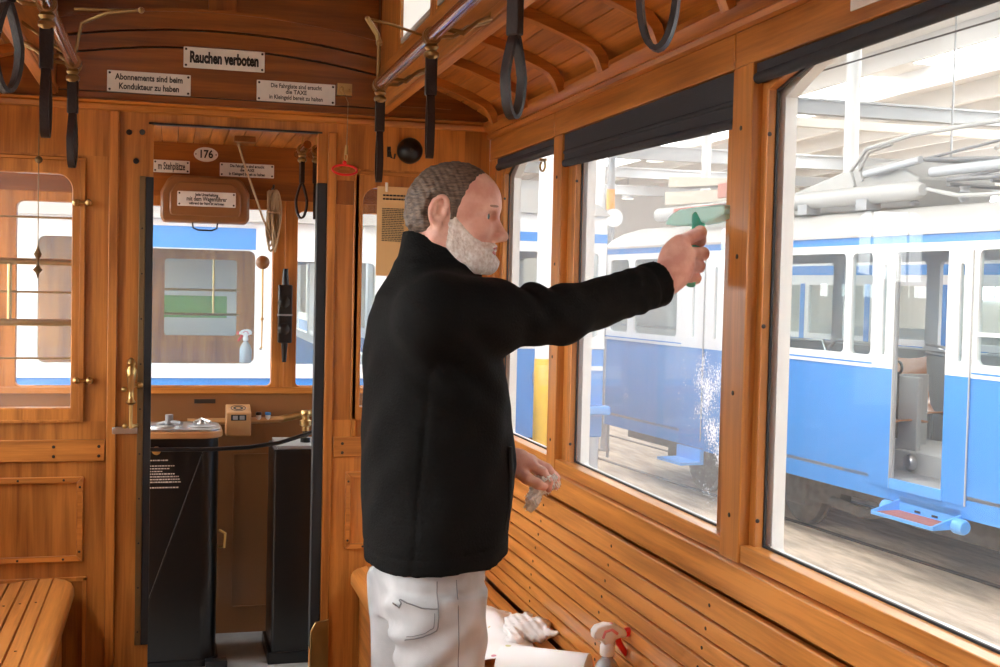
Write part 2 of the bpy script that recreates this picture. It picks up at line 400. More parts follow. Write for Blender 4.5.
def panel_hole(mb, o, h, r, fn, a, b, rb=None, n=6, ry=None):
    """rectangular panel o=(u0,u1,v0,v1) with rounded hole h"""
    inner = rrect(*h, r, n, rb, ry); outer = []
    m = n + 1
    corners = [(o[1], o[2]), (o[1], o[3]), (o[0], o[3]), (o[0], o[2])]
    for q in range(4):
        for k in range(m):
            iu, iv = inner[q * m + k]; cu, cv = corners[q]
            # first half of the corner arc slides on one edge, second on the other
            if q == 0: P = (iu if k < n / 2 else cu, cv if k <= n / 2 else iv)
            elif q == 1: P = (cu if k <= n / 2 else iu, iv if k < n / 2 else cv)
            elif q == 2: P = (iu if k < n / 2 else cu, cv if k <= n / 2 else iv)
            else: P = (cu if k <= n / 2 else iu, iv if k < n / 2 else cv)
            if k * 2 == n: P = (cu, cv)
            outer.append(P)
    mb.ring(outer, inner, fn, a, b)
def text(body, size, loc, rot, parent, m, name='lettering', sx=1.0, off=0.0, ext=.0006, label=None):
    cu = bpy.data.curves.new(name, 'FONT'); cu.body = body; cu.size = size; cu.align_x = 'CENTER'; cu.align_y = 'CENTER'
    cu.extrude = ext; cu.offset = off; cu.space_line = .95; cu.resolution_u = 3
    o = bpy.data.objects.new(name, cu); COL.objects.link(o)
    bpy.context.view_layer.update()
    me = bpy.data.meshes.new_from_object(o.evaluated_get(bpy.context.evaluated_depsgraph_get()))
    bpy.data.objects.remove(o)
    me.transform(Matrix.Diagonal((sx, 1, 1, 1))); me.transform(Matrix.Translation(loc) @ rot.to_4x4())
    me.materials.clear(); me.materials.append(m)
    q = bpy.data.objects.new(name, me); COL.objects.link(q); q.parent = parent
    if label: q['label'] = label
    return q
ROT_END = Matrix(((1, 0, 0), (0, 0, -1), (0, 1, 0)))     # text facing -Y, up = Z
fnE = lambda u, v, w: (u, w, v)      # end walls: u = X, v = Z, w = Y
fnS = lambda u, v, w: (w, u, v)      # side walls: u = Y, v = Z, w = X
# ================================================================ tram saloon shell
CX = .175                      # centre line of the car
FZ = -.10                      # saloon floor
def struct(name, mb, m, parent=None, bevel=0, **k):
    o = mb.build(name, m, parent, bevel, **k)
    if not parent: o['kind'] = 'structure'
    return o
def screws(pts, parent, axis=(0, -1, 0), r=.006, m='screw'):
    mb = MB()
    for p in pts: mb.lathe([(r, 0), (r, .0015), (r * .6, .0025)], p, axis, 8)
    o = mb.build('screw_heads', M[m], parent); o['kind'] = 'stuff' if len(pts) > 4 else ''
    if not o['kind']: del o['kind']
    return o
# floor: dark planks along Y
mb = MB(); x = -.86
while x < 1.21:
    mb.box(x, x + .078, -2.9, 4.64, FZ - .03, FZ); x += .08
struct('floor', mb, M['plank'], bevel=.002)
# ---- end wall (Y 4.60 .. 4.65) with two windows and a door opening
EY = 4.60
WLx = (-.72, -.345); WRx = (.703, 1.075); DX = (-.0675, .531)
mb = MB()
for (a, b) in ((-.85, -.72 + .0), ):
    mb.box(a, b, EY, EY + .045, FZ, 2.03)
panel_hole(mb, (-.72 - .0001, -.185, .90, 1.86), (WLx[0] + .03, WLx[1], .95, 1.79), .05, fnE, EY, EY + .045, rb=.004)
mb.box(-.72, -.185, EY, EY + .045, FZ, .90); mb.box(-.72, -.185, EY, EY + .045, 1.86, 2.03)
mb.box(-.185, DX[0], EY + .004, EY + .045, FZ, 2.03)
mb.box(DX[0], DX[1], EY + .004, EY + .045, 1.992, 2.03)
mb.box(DX[1], .60, EY + .004, EY + .045, FZ, 2.03)
panel_hole(mb, (.60, 1.10, .90, 1.86), (WRx[0], WRx[1], .95, 1.79), .05, fnE, EY, EY + .045, rb=.004)
mb.box(.60, 1.10, EY, EY + .045, FZ, .90); mb.box(.60, 1.10, EY, EY + .045, 1.86, 2.03); mb.box(1.10, 1.2, EY, EY + .045, FZ, 2.06)
wf = struct('wall_front', mb, M['wood_z'])
# upper boards with curved tops
def arcz(x, zc): return zc - .055 * ((x - CX) / .56) ** 2
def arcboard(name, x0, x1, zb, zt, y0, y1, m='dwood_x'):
    n = 24; lo = [(x0 + (x1 - x0) * i / n) for i in range(n + 1)]
    bot = [(x, zb if isinstance(zb, tuple) is False else arcz(x, zb[0])) for x in lo]
    top = [(x, arcz(x, zt)) for x in reversed(lo)]
    return MB().prism(bot + top, fnE, y0, y1).build(name, M[m], wf)
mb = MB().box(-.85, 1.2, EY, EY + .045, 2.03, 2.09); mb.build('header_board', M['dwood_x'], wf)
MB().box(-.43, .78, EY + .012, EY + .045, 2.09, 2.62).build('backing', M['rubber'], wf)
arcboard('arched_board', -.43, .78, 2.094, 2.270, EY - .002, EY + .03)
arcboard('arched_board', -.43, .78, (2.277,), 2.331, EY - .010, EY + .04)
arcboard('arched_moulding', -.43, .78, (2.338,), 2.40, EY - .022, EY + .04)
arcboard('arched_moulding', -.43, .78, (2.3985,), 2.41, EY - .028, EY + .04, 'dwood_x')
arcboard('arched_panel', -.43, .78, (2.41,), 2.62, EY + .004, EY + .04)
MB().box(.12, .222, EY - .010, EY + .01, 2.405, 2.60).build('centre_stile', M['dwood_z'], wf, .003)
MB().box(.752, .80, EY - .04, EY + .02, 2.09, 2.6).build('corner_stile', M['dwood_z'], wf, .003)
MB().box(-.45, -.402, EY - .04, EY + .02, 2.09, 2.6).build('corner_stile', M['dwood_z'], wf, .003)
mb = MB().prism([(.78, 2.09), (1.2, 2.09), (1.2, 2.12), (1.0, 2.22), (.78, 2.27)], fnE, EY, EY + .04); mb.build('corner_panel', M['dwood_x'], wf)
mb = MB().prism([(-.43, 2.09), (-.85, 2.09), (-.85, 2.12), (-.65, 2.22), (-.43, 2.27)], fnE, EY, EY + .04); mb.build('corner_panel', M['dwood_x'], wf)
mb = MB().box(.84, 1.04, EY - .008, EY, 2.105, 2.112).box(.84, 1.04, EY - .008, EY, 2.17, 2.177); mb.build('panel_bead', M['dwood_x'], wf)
# cornice across the end wall
mb = MB().prism([(0, 2.025), (-.012, 2.03), (-.018, 2.045), (-.012, 2.052), (-.022, 2.06), (0, 2.066)], lambda u, v, w: (w, EY + u, v), -.85, 1.2)
struct('trim_1', mb, M['wood_x'])
# flat rails, stiles and beads on the end wall
mb = MB().box(-.85, -.225, EY - .012, EY, .755, .835); struct('trim_2', mb, M['wood_x'], bevel=.003)
mb = MB().box(.605, 1.19, EY - .012, EY, .757, .835); struct('trim_3', mb, M['wood_x'], bevel=.003)
mb = MB().box(-.220, -.187, EY - .014, EY, FZ, 2.025); struct('trim_4', mb, M['wood_z'], bevel=.003)
mb = MB().box(.567, .600, EY - .014, EY, FZ, 1.99).box(.672, .690, EY - .012, EY, .835, 1.86); struct('trim_5', mb, M['wood_z'], bevel=.003)
def picture_bead(name, x0, x1, z0, z1, w=.022, d=.014):
    mb = MB(); f = fnE
    for a in ([(x0, z0), (x1, z0), (x1 - w, z0 + w), (x0 + w, z0 + w)], [(x0, z1), (x1, z1), (x1 - w, z1 - w), (x0 + w, z1 - w)],
              [(x0, z0), (x0 + w, z0 + w), (x0 + w, z1 - w), (x0, z1)], [(x1, z0), (x1 - w, z0 + w), (x1 - w, z1 - w), (x1, z1)]):
        mb.prism(a, f, EY - d, EY)
    o = struct(name, mb, M['wood_x'], bevel=.003)
    screws([(x0 + w / 2, EY - d - .001, z0 + (z1 - z0) * k) for k in (.12, .88)] + [(x1 - w / 2, EY - d - .001, z0 + (z1 - z0) * k) for k in (.12, .88)] +
           [(x0 + (x1 - x0) * k, EY - d - .001, z) for k in (.15, .5, .85) for z in (z0 + w / 2, z1 - w / 2)], o, r=.0045)
picture_bead('trim_6', -.74, -.298, .39, .70)
picture_bead('trim_7', .655, 1.12, .40, .70)
MB().box(-.298, -.283, EY - .010, EY, -.06, .33).box(-.74, -.283, EY - .010, EY, .318, .333).build('lower_bead', M['wood_z'], bpy.data.objects['trim_6'], .002)
screws([(-.40, EY - .013, .81), (-.40, EY - .013, .775), (-.245, EY - .013, .81), (-.245, EY - .013, .775), (.64, EY - .013, .81), (.64, EY - .013, .775)], wf, r=.006)
screws([(-.153, EY + .003, 1.952), (-.101 - .006, EY + .003, 1.955), (-.128, EY + .003, 1.849)], wf, r=.011)
# panel bead around the header board over the windows
for x0, x1 in ((-.76, -.298), (.605, 1.10)):
    MB().box(x0, x1, EY - .010, EY, 1.838, 1.852).build('head_bead', M['wood_x'], wf, .003)
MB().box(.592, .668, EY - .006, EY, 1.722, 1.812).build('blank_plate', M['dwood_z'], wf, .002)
# brass edge and rubber of the sliding door on both jambs
dj = struct('door_1', MB().box(-.0925, -.066, EY - .006, EY + .047, .07, 1.793), M['rubber'], bevel=.002)
tag(MB().box(-.114, -.093, EY - .008, EY + .03, .07, 1.795).build('edge_strip', M['tarnish'], dj, .002), 'tarnished brass edge strip')
screws([(-.1035, EY - .009, .12 + i * .165) for i in range(10)], dj, r=.0035)
MB().box(.529, .566, EY - .006, EY + .047, FZ + .12, 1.799).build('rubber_edge', M['rubber'], dj, .002)
tag(MB().prism([(.530, FZ), (.600, FZ), (.600, .135), (.548, .125), (.530, .09)], fnE, EY - .020, EY - .008).build('kick_plate', M['brass'], dj, .003), 'brass kick plate')
tag(MB().box(-.20, -.112, EY - .02, EY - .002, .855, .880).build('latch_bar', M['steel'], dj, .002), 'bare steel latch bar')
MB().box(-.085, .545, EY - .002, EY + .03, 1.985, 1.992).build('head_track', M['dsteel'], dj)
# ornate brass door handle
h = MB()
h.lathe([(.010, 0), (.018, .008), (.010, .02), (.009, .05), (.013, .075), (.016, .10), (.020, .125), (.012, .14), (.016, .15), (.010, .165), (.004, .17)], (-.135, EY - .045, .965), n=14)
h.tube([(-.135, EY - .045, .975), (-.135, EY - .046, .90), (-.133, EY - .045, .88)], [.007, .006, .009], 10)
h.tube([(-.135, EY - .045, 1.03), (-.115, EY - .02, 1.035), (-.11, EY, 1.035)], .007, 8)
h.tube([(-.133, EY - .045, .885), (-.115, EY - .02, .885), (-.11, EY, .885)], .007, 8)
h.ball((-.105, EY - .03, 1.035), .012).ball((-.160, EY - .035, 1.02), .010).ball((-.155, EY - .03, .885), .009)
dh = h.build('door_handle', M['brass'], dj)

# windows in the end wall
def endwin(name, x0, x1):
    fr = MB(); panel_hole(fr, (x0 - .035, x1 + .035, .90, 1.84), (x0 + .0, x1 - .0, .95, 1.79), .055, fnE, EY - .012, EY - .001, rb=.003)
    w = struct(name, fr, M['wood_z'], bevel=.003)
    MB().prism(rrect(x0 - .01, x1 + .01, .94, 1.80, .05), fnE, EY + .018, EY + .022).build('pane', M['glass'], w)
    return w
w1 = endwin('window_1', WLx[0] + .03, WLx[1]); w2 = endwin('window_2', *WRx)
o = struct('trim_8', MB().box(-.36 + .042, -.30, EY - .016, EY - .012, .90, 1.84).box(-.75, -.30, EY - .016, EY - .012, .897, .908), M['wood_z'], bevel=.002)
def brass_knob(x, z, lab):
    k = empty('turn_button', (x, EY - .014, z), 0, lab, 'window catch', 'brass turn buttons on the left end window')
    MB().lathe([(.010, 0), (.013, -.006), (.007, -.014), (.012, -.024), (.010, -.032), (.003, -.036)], (-.022, 0, 0), (0, 1, 0), 14).build('knob', M['brass'], k)
    MB().lathe([(.010, 0), (.013, -.006), (.007, -.014), (.012, -.024), (.010, -.032), (.003, -.036)], (.022, 0, 0), (0, 1, 0), 14).build('knob', M['brass'], k)
    MB().tube([(-.02, -.016, 0), (.02, -.016, 0)], .005, 8).build('crossbar', M['brass'], k)
brass_knob(-.309, 1.689, 'upper of two brass turn buttons beside the left end window')
brass_knob(-.301, 1.051, 'lower of two brass turn buttons beside the left end window')
# brass guard bars behind the left end window
def guard(z, r, lab, x0=-.80, x1=-.325, y=4.652):
    b = MB().tube([(x0, y, z), (x1, y, z)], r, 10).ball((x1, y, z), r * 1.5, 10).build('guard_bar', M['brass'])
    tag(b, lab, 'guard bar', 'brass guard bars behind the left end window')
guard(1.475, .012, 'thick brass guard bar across the left end window, upper'); guard(1.255, .013, 'thick brass guard bar across the left end window, lower')
guard(1.635, .004, 'thin brass rod across the left end window, topmost'); guard(1.365, .004, 'thin brass rod across the left end window, between the thick bars')
guard(1.125, .004, 'thin brass rod across the left end window, lowest')
b = MB().tube([(-.56, 4.654, 1.255), (-.56, 4.654, 1.475)], .008, 8).build('guard_post', M['brass']); tag(b, 'short upright brass post joining the two thick guard bars', 'guard bar')

# ---- side walls with windows
OPEN = [(3.80, 4.46), (2.535, 3.61), (1.27, 2.345), (.005, 1.08), (-1.26, -.185), (-2.52, -1.45)]
POST = [(3.68, 3.765), (2.372, 2.465), (1.107, 1.20), (-.158, -.065), (-1.42, -1.33)]
def side(sgn, X, name, k0):
    mx = lambda d: X + sgn * d          # distance outward from the inner face
    fn = lambda u, v, w: (mx(w), u, v)
    mb = MB()
    mb.box(mx(.05), mx(.02), -2.9, EY, FZ, .835); w = struct(name, mb, M['wood_y'])
    lt = [-2.9, -1.375, -.11, 1.155, 2.468, 3.77, EY]
    for i in range(len(lt) - 1):
        MB().box(mx(0), mx(.05), lt[i] + .0015, lt[i + 1] - .0015, 1.915, 1.995).build('lintel_board', M['wood_y'], w, .003)
    MB().prism([(.0, 1.995), (-.012, 2.0), (-.016, 2.012), (-.008, 2.02), (-.022, 2.03), (-.032, 2.045), (-.03, 2.06), (.05, 2.06), (.05, 1.995)], lambda u, v, q: (mx(u), q, v), -2.9, EY).build('cornice', M['wood_y'], w)
    MB().box(mx(.0), mx(.06), -2.9, EY, 2.06, 2.11).build('top_board', M['wood_y'], w)
    MB().box(mx(-.018), mx(.04), -2.9, EY, .758, .833).build('sill_rail', M['bench_y'], w, .004)
    for (a, b) in POST:
        p = MB().box(mx(-.003), mx(.055), a, b, .815, 1.915).build('post', M['wood_z'], w, .003)
        scr = [(mx(-.0035), (a + b) / 2, z) for z in (.93, 1.2, 1.5, 1.78)]
        screws(scr, w, (-sgn, 0, 0), .0055)
    MB().box(mx(0), mx(.05), 4.50, EY, .833, 1.915).build('corner_post', M['wood_z'], w, .003)
    MB().box(mx(0), mx(.05), -2.9, -2.56, .833, 1.915).build('corner_post', M['wood_z'], w, .003)
    # outer shell, white painted, rounded corners
    sh = MB(); ed = [EY, 3.72, 2.42, 1.155, -.11, -1.375, -2.9]
    for i, (a, b) in enumerate(OPEN):
        panel_hole(sh, (ed[i + 1], ed[i], .70, 2.02), (a + .012, b - .002, .862, 1.925), (b - a) * .32, fn, .062, .090, rb=.01, ry=.085)
    sh.build('outer_shell', M['white'], w)
    MB().box(mx(.062), mx(.095), -2.9, EY, -.3, .70).build('outer_panel', M['blue'], w)
    for i, (a, b) in enumerate(OPEN):
        s = MB(); lo = [3.70, 2.40, 1.14, -.12, -1.39, -2.55][i]; hi = [4.50, 3.74, 2.42, 1.17, -.10, -1.37][i]
        panel_hole(s, (lo, hi, .834, 1.93), (a, b, .872, 1.905), (b - a) * .30, fn, .022, .05, rb=.002, ry=.05)
        o = struct('window_%d' % (k0 + i), s, M['wood_z'], bevel=.002)
        MB().prism(rrect(a - .015, b + .015, .86, 1.92, .09), fn, .046, .050).build('pane', M['wetglass' if (i == 1 and sgn > 0) else 'glass'], o)
        MB().ring(rrect(a - .001, b + .001, .871, 1.906, (b - a) * .3, 6, .002, .05), rrect(a + .005, b - .005, .877, 1.900, (b - a) * .3 - .005, 6, .002, .05), fn, .0405, .0462).build('gasket', M['rubber'], o)
        # screws on the jamb face that looks back into the car
        screws([(mx(.026), b - .0012, z) for z in (.93, 1.35, 1.76)], o, (0, -1, 0), .005)
        MB().box(mx(.0), mx(.0405), [3.768, 2.468, 1.203, -.062, -1.327, -2.55][i], [4.498, 3.678, 2.369, 1.104, -.16, -1.422][i], .8345, .8728).build('sill_board', M['bench_y'], o, .002)
    return w
wr = side(1, 1.20, 'wall_right', 3)
wl = side(-1, -.85, 'wall_left', 9)
# back wall of the car (behind the photographer)
struct('wall_back', MB().box(-.9, 1.25, -2.95, -2.9, FZ, 2.6), M['wood_z'])
# ---- roof: two lower decks with ribs, raised clerestory
deck = [(.78, 2.225), (.90, 2.200), (1.0, 2.170), (1.1, 2.130), (1.2, 2.075)]
def dz(x):
    for (a, za), (b, zb) in zip(deck, deck[1:]):
        if x <= b: return za + (zb - za) * (x - a) / (b - a)
    return deck[-1][1]
ceil = None
for sg in (1, -1):
    mb = MB(); n = 7
    for i in range(n):
        a = .775 + (1.205 - .775) * i / n; b = .775 + (1.205 - .775) * (i + 1) / n - .004
        A, B = [(CX + sg * (q - CX)) for q in (a, b)]
        mb.hexa([(A, -2.9, dz(a)), (B, -2.9, dz(b)), (B, EY, dz(b)), (A, EY, dz(a))], [(A, -2.9, dz(a) + .02), (B, -2.9, dz(b) + .02), (B, EY, dz(b) + .02), (A, EY, dz(a) + .02)])
    if ceil is None: ceil = struct('ceiling', mb, M['wood_y'])
    else: mb.build('deck_boards', M['wood_y'], ceil)
    MB().box(CX + sg * (.76 - CX), CX + sg * (1.22 - CX), -2.9, EY, 2.26, 2.275).build('roof_skin', M['roofgrey'], ceil)
    ribs = 0; y = 4.40
    while y > -2.8:
        r = MB(); pts = [(x, dz(x) - .016) for x in (.785, .88, .97, 1.05, 1.10, 1.13)] + [(1.150, dz(1.15) - .030), (1.163, dz(1.163) - .055), (1.170, 2.055)]
        pp = [Vector((CX + sg * (x - CX), y, z)) for x, z in pts]
        r.ribbon(pp, (0, 1, 0), .040, .030, closed=False)
        r.build('rib', M['wood_x'], ceil, .006); y -= .395
    X = lambda q: CX + sg * (q - CX)
    MB().box(X(.752), X(.79), -2.9, EY - .02, 2.07, 2.238).build('clerestory_beam', M['wood_y'], ceil, .004)
    MB().box(X(.744), X(.752), -2.9, EY - .02, 2.075, 2.10).build('beam_bead', M['wood_y'], ceil, .003)
    MB().box(X(.752), X(.79), -2.9, EY - .02, 2.50, 2.56).build('clerestory_head', M['wood_y'], ceil, .004)
    y = 4.58; i = 0
    while y > -2.6:
        a, b = y - .36 if i == 0 else y - .60, y
        fr = MB(); panel_hole(fr, (a, b, 2.238, 2.50), (a + .045, b - .045, 2.250, 2.485), .012, lambda u, v, q: (X(q), u, v), .756, .786)
        if i == 0: fr = MB().box(X(.756), X(.786), a, b, 2.238, 2.50)
        f = fr.build('clerestory_frame', M['wood_z'], ceil, .003)
        if i: MB().box(X(.768), X(.772), a + .04, b - .04, 2.245, 2.49).build('frosted_pane', M['frost'], f)
        y = a; i += 1
n = 14; top = MB()
for i in range(n):
    a = -.42 + 1.19 * i / n; b = -.42 + 1.19 * (i + 1) / n - .004
    za, zb = [2.545 + .075 * (1 - ((q - CX) / .6) ** 2) for q in (a, b)]
    top.hexa([(a, -2.9, za), (b, -2.9, zb), (b, EY, zb), (a, EY, za)], [(a, -2.9, za + .02), (b, -2.9, zb + .02), (b, EY, zb + .02), (a, EY, za + .02)])
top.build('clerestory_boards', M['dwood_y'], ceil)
MB().box(-.45, .80, -2.95, 4.7, 2.645, 2.66).build('roof_skin', M['roofgrey'], ceil)

# ---- roller blinds
def blind(y0, y1, z0, z1, lab, ztop=1.914):
    o = empty('roller_blind', (1.209, (y0 + y1) / 2, ztop), 0, lab, 'blind', 'rolled up charcoal blinds over the right windows')
    L = (y1 - y0) / 2; a, b = z0 - ztop, z1 - ztop       # bottom heights at the near and far end
    MB().hexa([(-.004, -L, a + .012), (.004, -L, a + .012), (.004, L, b + .012), (-.004, L, b + .012)], [(-.004, -L, -.002), (.004, -L, -.002), (.004, L, -.002), (-.004, L, -.002)]).build('blind_cloth', M['blind'], o)
    MB().tube([(0, -L, a + .013), (0, L, b + .013)], .0125, 12).build('bottom_rod', M['blind'], o)
    if abs(a) > .05: MB().tube([(-.001, -L, a * .55), (-.001, L, b * .55)], .0075, 10).build('cloth_fold', M['blind'], o)
    tag(MB().lathe([(.008, 0), (.008, .01), (.004, .014)], (0, L, b + .012), (0, 1, 0), 10).build('end_cap', M['brass'], o), 'brass end cap')
blind(3.768, 4.498, 1.862, 1.868, 'short charcoal roller blind above the narrow window near the man')
blind(2.468, 3.678, 1.785, 1.808, 'charcoal roller blind hanging lowest, above the window being cleaned')
blind(1.203, 2.369, 1.874, 1.868, 'charcoal roller blind above the large window nearest the camera')
# brass catch on the narrow window and pull clip at its top
c = empty('window_catch', (1.203, 4.44, 1.30), 0, 'small brass catch on the stile of the narrow window', 'window catch')
MB().box(-.002, .004, -.012, .012, -.07, .07).build('plate', M['brass'], c, .002); MB().tube([(-.004, 0, -.03), (-.02, 0, -.02), (-.022, 0, .02), (-.006, 0, .03)], .005, 8).build('lever', M['brass'], c)
c = empty('ring_pull', (1.218, 3.95, 1.866), 0, 'brass ring pull at the top of the narrow window', 'ring pull')
MB().tube([(0, .028 * math.cos(a), -.028 + .018 * math.sin(a)) for a in [i * PI / 8 for i in range(16)]], .004, 8, closed=True).build('ring', M['brass'], c)
MB().box(-.012, .012, -.006, .006, -.012, -.003).build('clip', M['brass'], c)

# ---- benches
def bench(sg, lab, grp):
    X = lambda q: CX + sg * (q - CX)
    o = empty('slatted_bench', (X(.93), 1.0, FZ), 0, lab, 'bench')
    O = o.location
    def bld(mb, name, m, bv=.004, par=o):
        mb.v = [(x - O.x, y - O.y, z - O.z) for x, y, z in mb.v]; return mb.build(name, m, par, bv)
    y0, y1 = -2.85, EY - .015
    # seat boards; first one is the rounded front board
    prof = [(.690, .330), (.747, .333), (.797, .332), (.847, .328), (.897, .322), (.947, .318), (.997, .318), (1.047, .322), (1.09, .330), (1.13, .345)]
    fb = MB(); P = [(.668, .290), (.668, .315), (.675, .327), (.690, .333), (.743, .336), (.743, .310), (.690, .290)]
    n = 8; rings = []
    ys = [y0, y1 - .09, y1 - .05, y1 - .025, y1 - .008, y1]
    sh = [0, 0, .008, .022, .05, .07]
    vs = []; fs = []
    for y, s in zip(ys, sh):
        for (x, z) in P: vs.append((X(min(.743, x + s * max(0, (.743 - x) / .075))), y, z))
    k = len(P)
    for i in range(len(ys) - 1):
        for j in range(k): fs.append((i * k + j, i * k + (j + 1) % k, (i + 1) * k + (j + 1) % k, (i + 1) * k + j))
    fs += [tuple(range(k)), tuple((len(ys) - 1) * k + j for j in range(k))[::-1]]
    fb.add(vs, fs); bld(fb, 'front_board', M['bench_y'], .003)
    for (xa, za), (xb, zb) in zip(prof[1:], prof[2:]):
        s = MB(); xb -= .004
        s.hexa([(X(xa), y0, za - .02), (X(xb), y0, zb - .02), (X(xb), y1, zb - .02), (X(xa), y1, za - .02)], [(X(xa), y0, za + .001), (X(xb), y0, zb + .001), (X(xb), y1, zb + .001), (X(xa), y1, za + .001)])
        sl = bld(s, 'seat_slat', M['bench_y'], .003)
    # backrest slats
    bp = [(1.135, .352), (1.128, .395), (1.126, .438), (1.128, .481), (1.132, .524), (1.138, .567), (1.146, .610), (1.155, .653), (1.162, .696), (1.170, .7565)]
    for i, ((xa, za), (xb, zb)) in enumerate(zip(bp, bp[1:])):
        s = MB(); zb -= .0045
        s.hexa([(X(xa), y0, za), (X(xa + .018), y0, za), (X(xa + .018), y1, za), (X(xa), y1, za)], [(X(xb), y0, zb), (X(xb + .018), y0, zb), (X(xb + .018), y1, zb), (X(xb), y1, zb)])
        sl = bld(s, 'back_slat', M['bench_y'], .0035)
        yy = 4.3 if i % 2 else 4.3; sc = MB(); q = yy
        while q > 1.2:
            sc.lathe([(.0045, 0), (.0045, .0012), (.003, .002)], ((X((xa + xb) / 2) - O.x) - sg * .0005, q - O.y, (za + zb) / 2 - O.z), (-sg, 0, -.1), 8); q -= .62
        so = sc.build('screw_heads', M['screw'], sl); so['kind'] = 'stuff'
    fp = MB().box(X(.715), X(.73), y0, y1, FZ, .30); bld(fp, 'front_panel', M['wood_y'], .002)
    for y in (4.45, 3.2, 1.95, .7, -.55, -1.8):
        bld(MB().box(X(.74), X(1.13), y - .02, y + .02, FZ, .295), 'support', M['wood_z'], .002)
    # screws on the seat slats
    sc = MB()
    for (xa, za), (xb, zb) in zip(prof[1:], prof[2:]):
        y = 4.25
        while y > 1.5: sc.lathe([(.004, 0), (.004, .0015)], (X((xa + xb) / 2) - O.x, y - O.y, (za + zb) / 2 + .001 - O.z), (0, 0, 1), 8); y -= .55
    so = sc.build('screw_heads', M['screw'], o); so['kind'] = 'stuff'
    return o
bench(1, 'long varnished oak slatted bench under the right windows, carrying the paper roll', '')
bench(-1, 'long varnished oak slatted bench at the left edge, rounded front board', '')
# white enamel plate on the lintel (top right)
# ================================================================ fittings of the saloon
def plate(name, cx, z, w, h, y, lines, label, tilt=0, y_off=.0, sizes=None, sx=.8, off=.0006, group=None):
    o = empty(name, (cx, y, z), 0, label, 'sign', group)
    Rm = Matrix.Rotation(R(tilt), 3, 'Y')
    b = MB(); b.prism(rrect(-w / 2, w / 2, -h / 2, h / 2, .003, 3), lambda u, v, q: tuple(Rm @ Vector((u, q, v))), -.003, .001); b.build('plate', M['enamel'], o, .0008)
    for body, dz_, s, sxx in lines:
        text(body, s, Rm @ Vector((0, -.0032, dz_)), Rm @ ROT_END, o, M['ink'], sx=sxx, off=off)
    for a in (-1, 1):
        for c in (-1, 1): MB().lathe([(.0045, 0), (.0045, .0012), (.002, .002)], Rm @ Vector((a * (w / 2 - .009), -.003, c * (h / 2 - .009))), (0, -1, 0), 8).build('rivet', M['dsteel'], o)
    return o
plate('enamel_sign', -.085, 2.132, .292, .077, EY - .003, [('Abonnements sind beim', .016, .030, .80), ('Kondukteur zu haben', -.017, .030, .80)], 'white enamel plate reading Abonnements sind beim Kondukteur zu haben, lowest left above the doorway', sizes=None, off=.0009)
plate('enamel_sign', .180, 2.236, .292, .076, EY - .003, [('Rauchen verboten', 0, .056, .60)], 'white enamel plate reading Rauchen verboten, highest on the end wall', off=.0026)
plate('enamel_sign', .444, 2.132, .292, .077, EY - .003, [('Die Fahrgäste sind ersucht', .021, .022, .80), ('die TAXE', 0, .022, .9), ('in Kleingeld bereit zu halten', -.021, .022, .80)], 'white enamel plate about having the TAXE ready, above the right side of the doorway', off=.0005)
# small plate on the lintel near the camera
o = empty('enamel_sign', (1.199, 1.80, 1.965), 0, 'white plate on the lintel at the top right edge, mostly cut off', 'sign')
MB().box(-.003, .001, -.19, .19, -.024, .024).build('plate', M['enamel'], o, .001)
ROT_R = Matrix(((0, 0, -1), (-1, 0, 0), (0, 1, 0)))
q = MB(); random.seed(3); yy = .16
while yy > -.16:
    L = random.uniform(.006, .018); q.box(-.0036, -.003, yy - L, yy, -.006, .008); yy -= L + .005
q.build('lettering', M['ink'], o)
# bell cord: pulley, cord, red handle
c = empty('pull_cord', (.622, EY - .03, 2.152), 0, 'thin pull cord with a red ring handle hanging right of the doorway', 'pull cord')
MB().box(-.028, .028, .0, .028, -.022, .022).lathe([(.016, 0), (.010, -.006), (.010, -.012), (.016, -.018)], (0, 0, 0), (0, 1, 0), 12).ball((-.012, -.012, .0), .010).ball((.012, -.012, -.004), .008).build('pulley', M['brass'], c)
MB().tube([(-.01, -.012, 0), (.012, -.012, -.05), (.010, -.012, -.21)], .0018, 6).build('cord', M['rope'], c)
MB().tube([(.010, -.012, -.21), (.008, -.012, -.245)], [.006, .008], 8).tube([(.008 + .006 * math.sin(t), -.012, -.255 + .012 * math.cos(t)) for t in [i * PI / 5 for i in range(10)]], .002, 6, closed=True).build('hook', M['brass'], c)
MB().tube([(.004 + .046 * math.cos(t), -.012 + .018 * math.sin(t), -.303 + .020 * math.sin(t)) for t in [i * 2 * PI / 28 for i in range(28)]], .0045, 8, closed=True).ball((.004, -.008, -.275), .008).build('ring_handle', M['redplast'], c)
# black bell dome and coat hook
c = empty('bell_dome', (.880, EY, 1.938), 0, 'black round bell dome on the end wall above the man', 'bell')
MB().lathe([(.050, 0), (.050, -.012), (.046, -.026), (.034, -.040), (.018, -.047), (.004, -.049)], (0, 0, 0), (0, 1, 0), 26).build('dome', M['black'], c)
tag(MB().lathe([(.007, 0), (.007, -.006), (.002, -.009)], (0, -.047, 0), (0, 1, 0), 10).build('screw', M['dsteel'], c))
c = MB().tube([(.800, EY, 1.935), (.800, EY - .03, 1.925), (.803, EY - .035, 1.905), (.815, EY - .035, 1.902), (.818, EY - .035, 1.92)], .0035, 8).box(.793, .807, EY - .003, EY, 1.91, 1.95).build('coat_hook', M['dsteel'])
tag(c, 'small dark coat hook beside the black bell dome', 'hook')
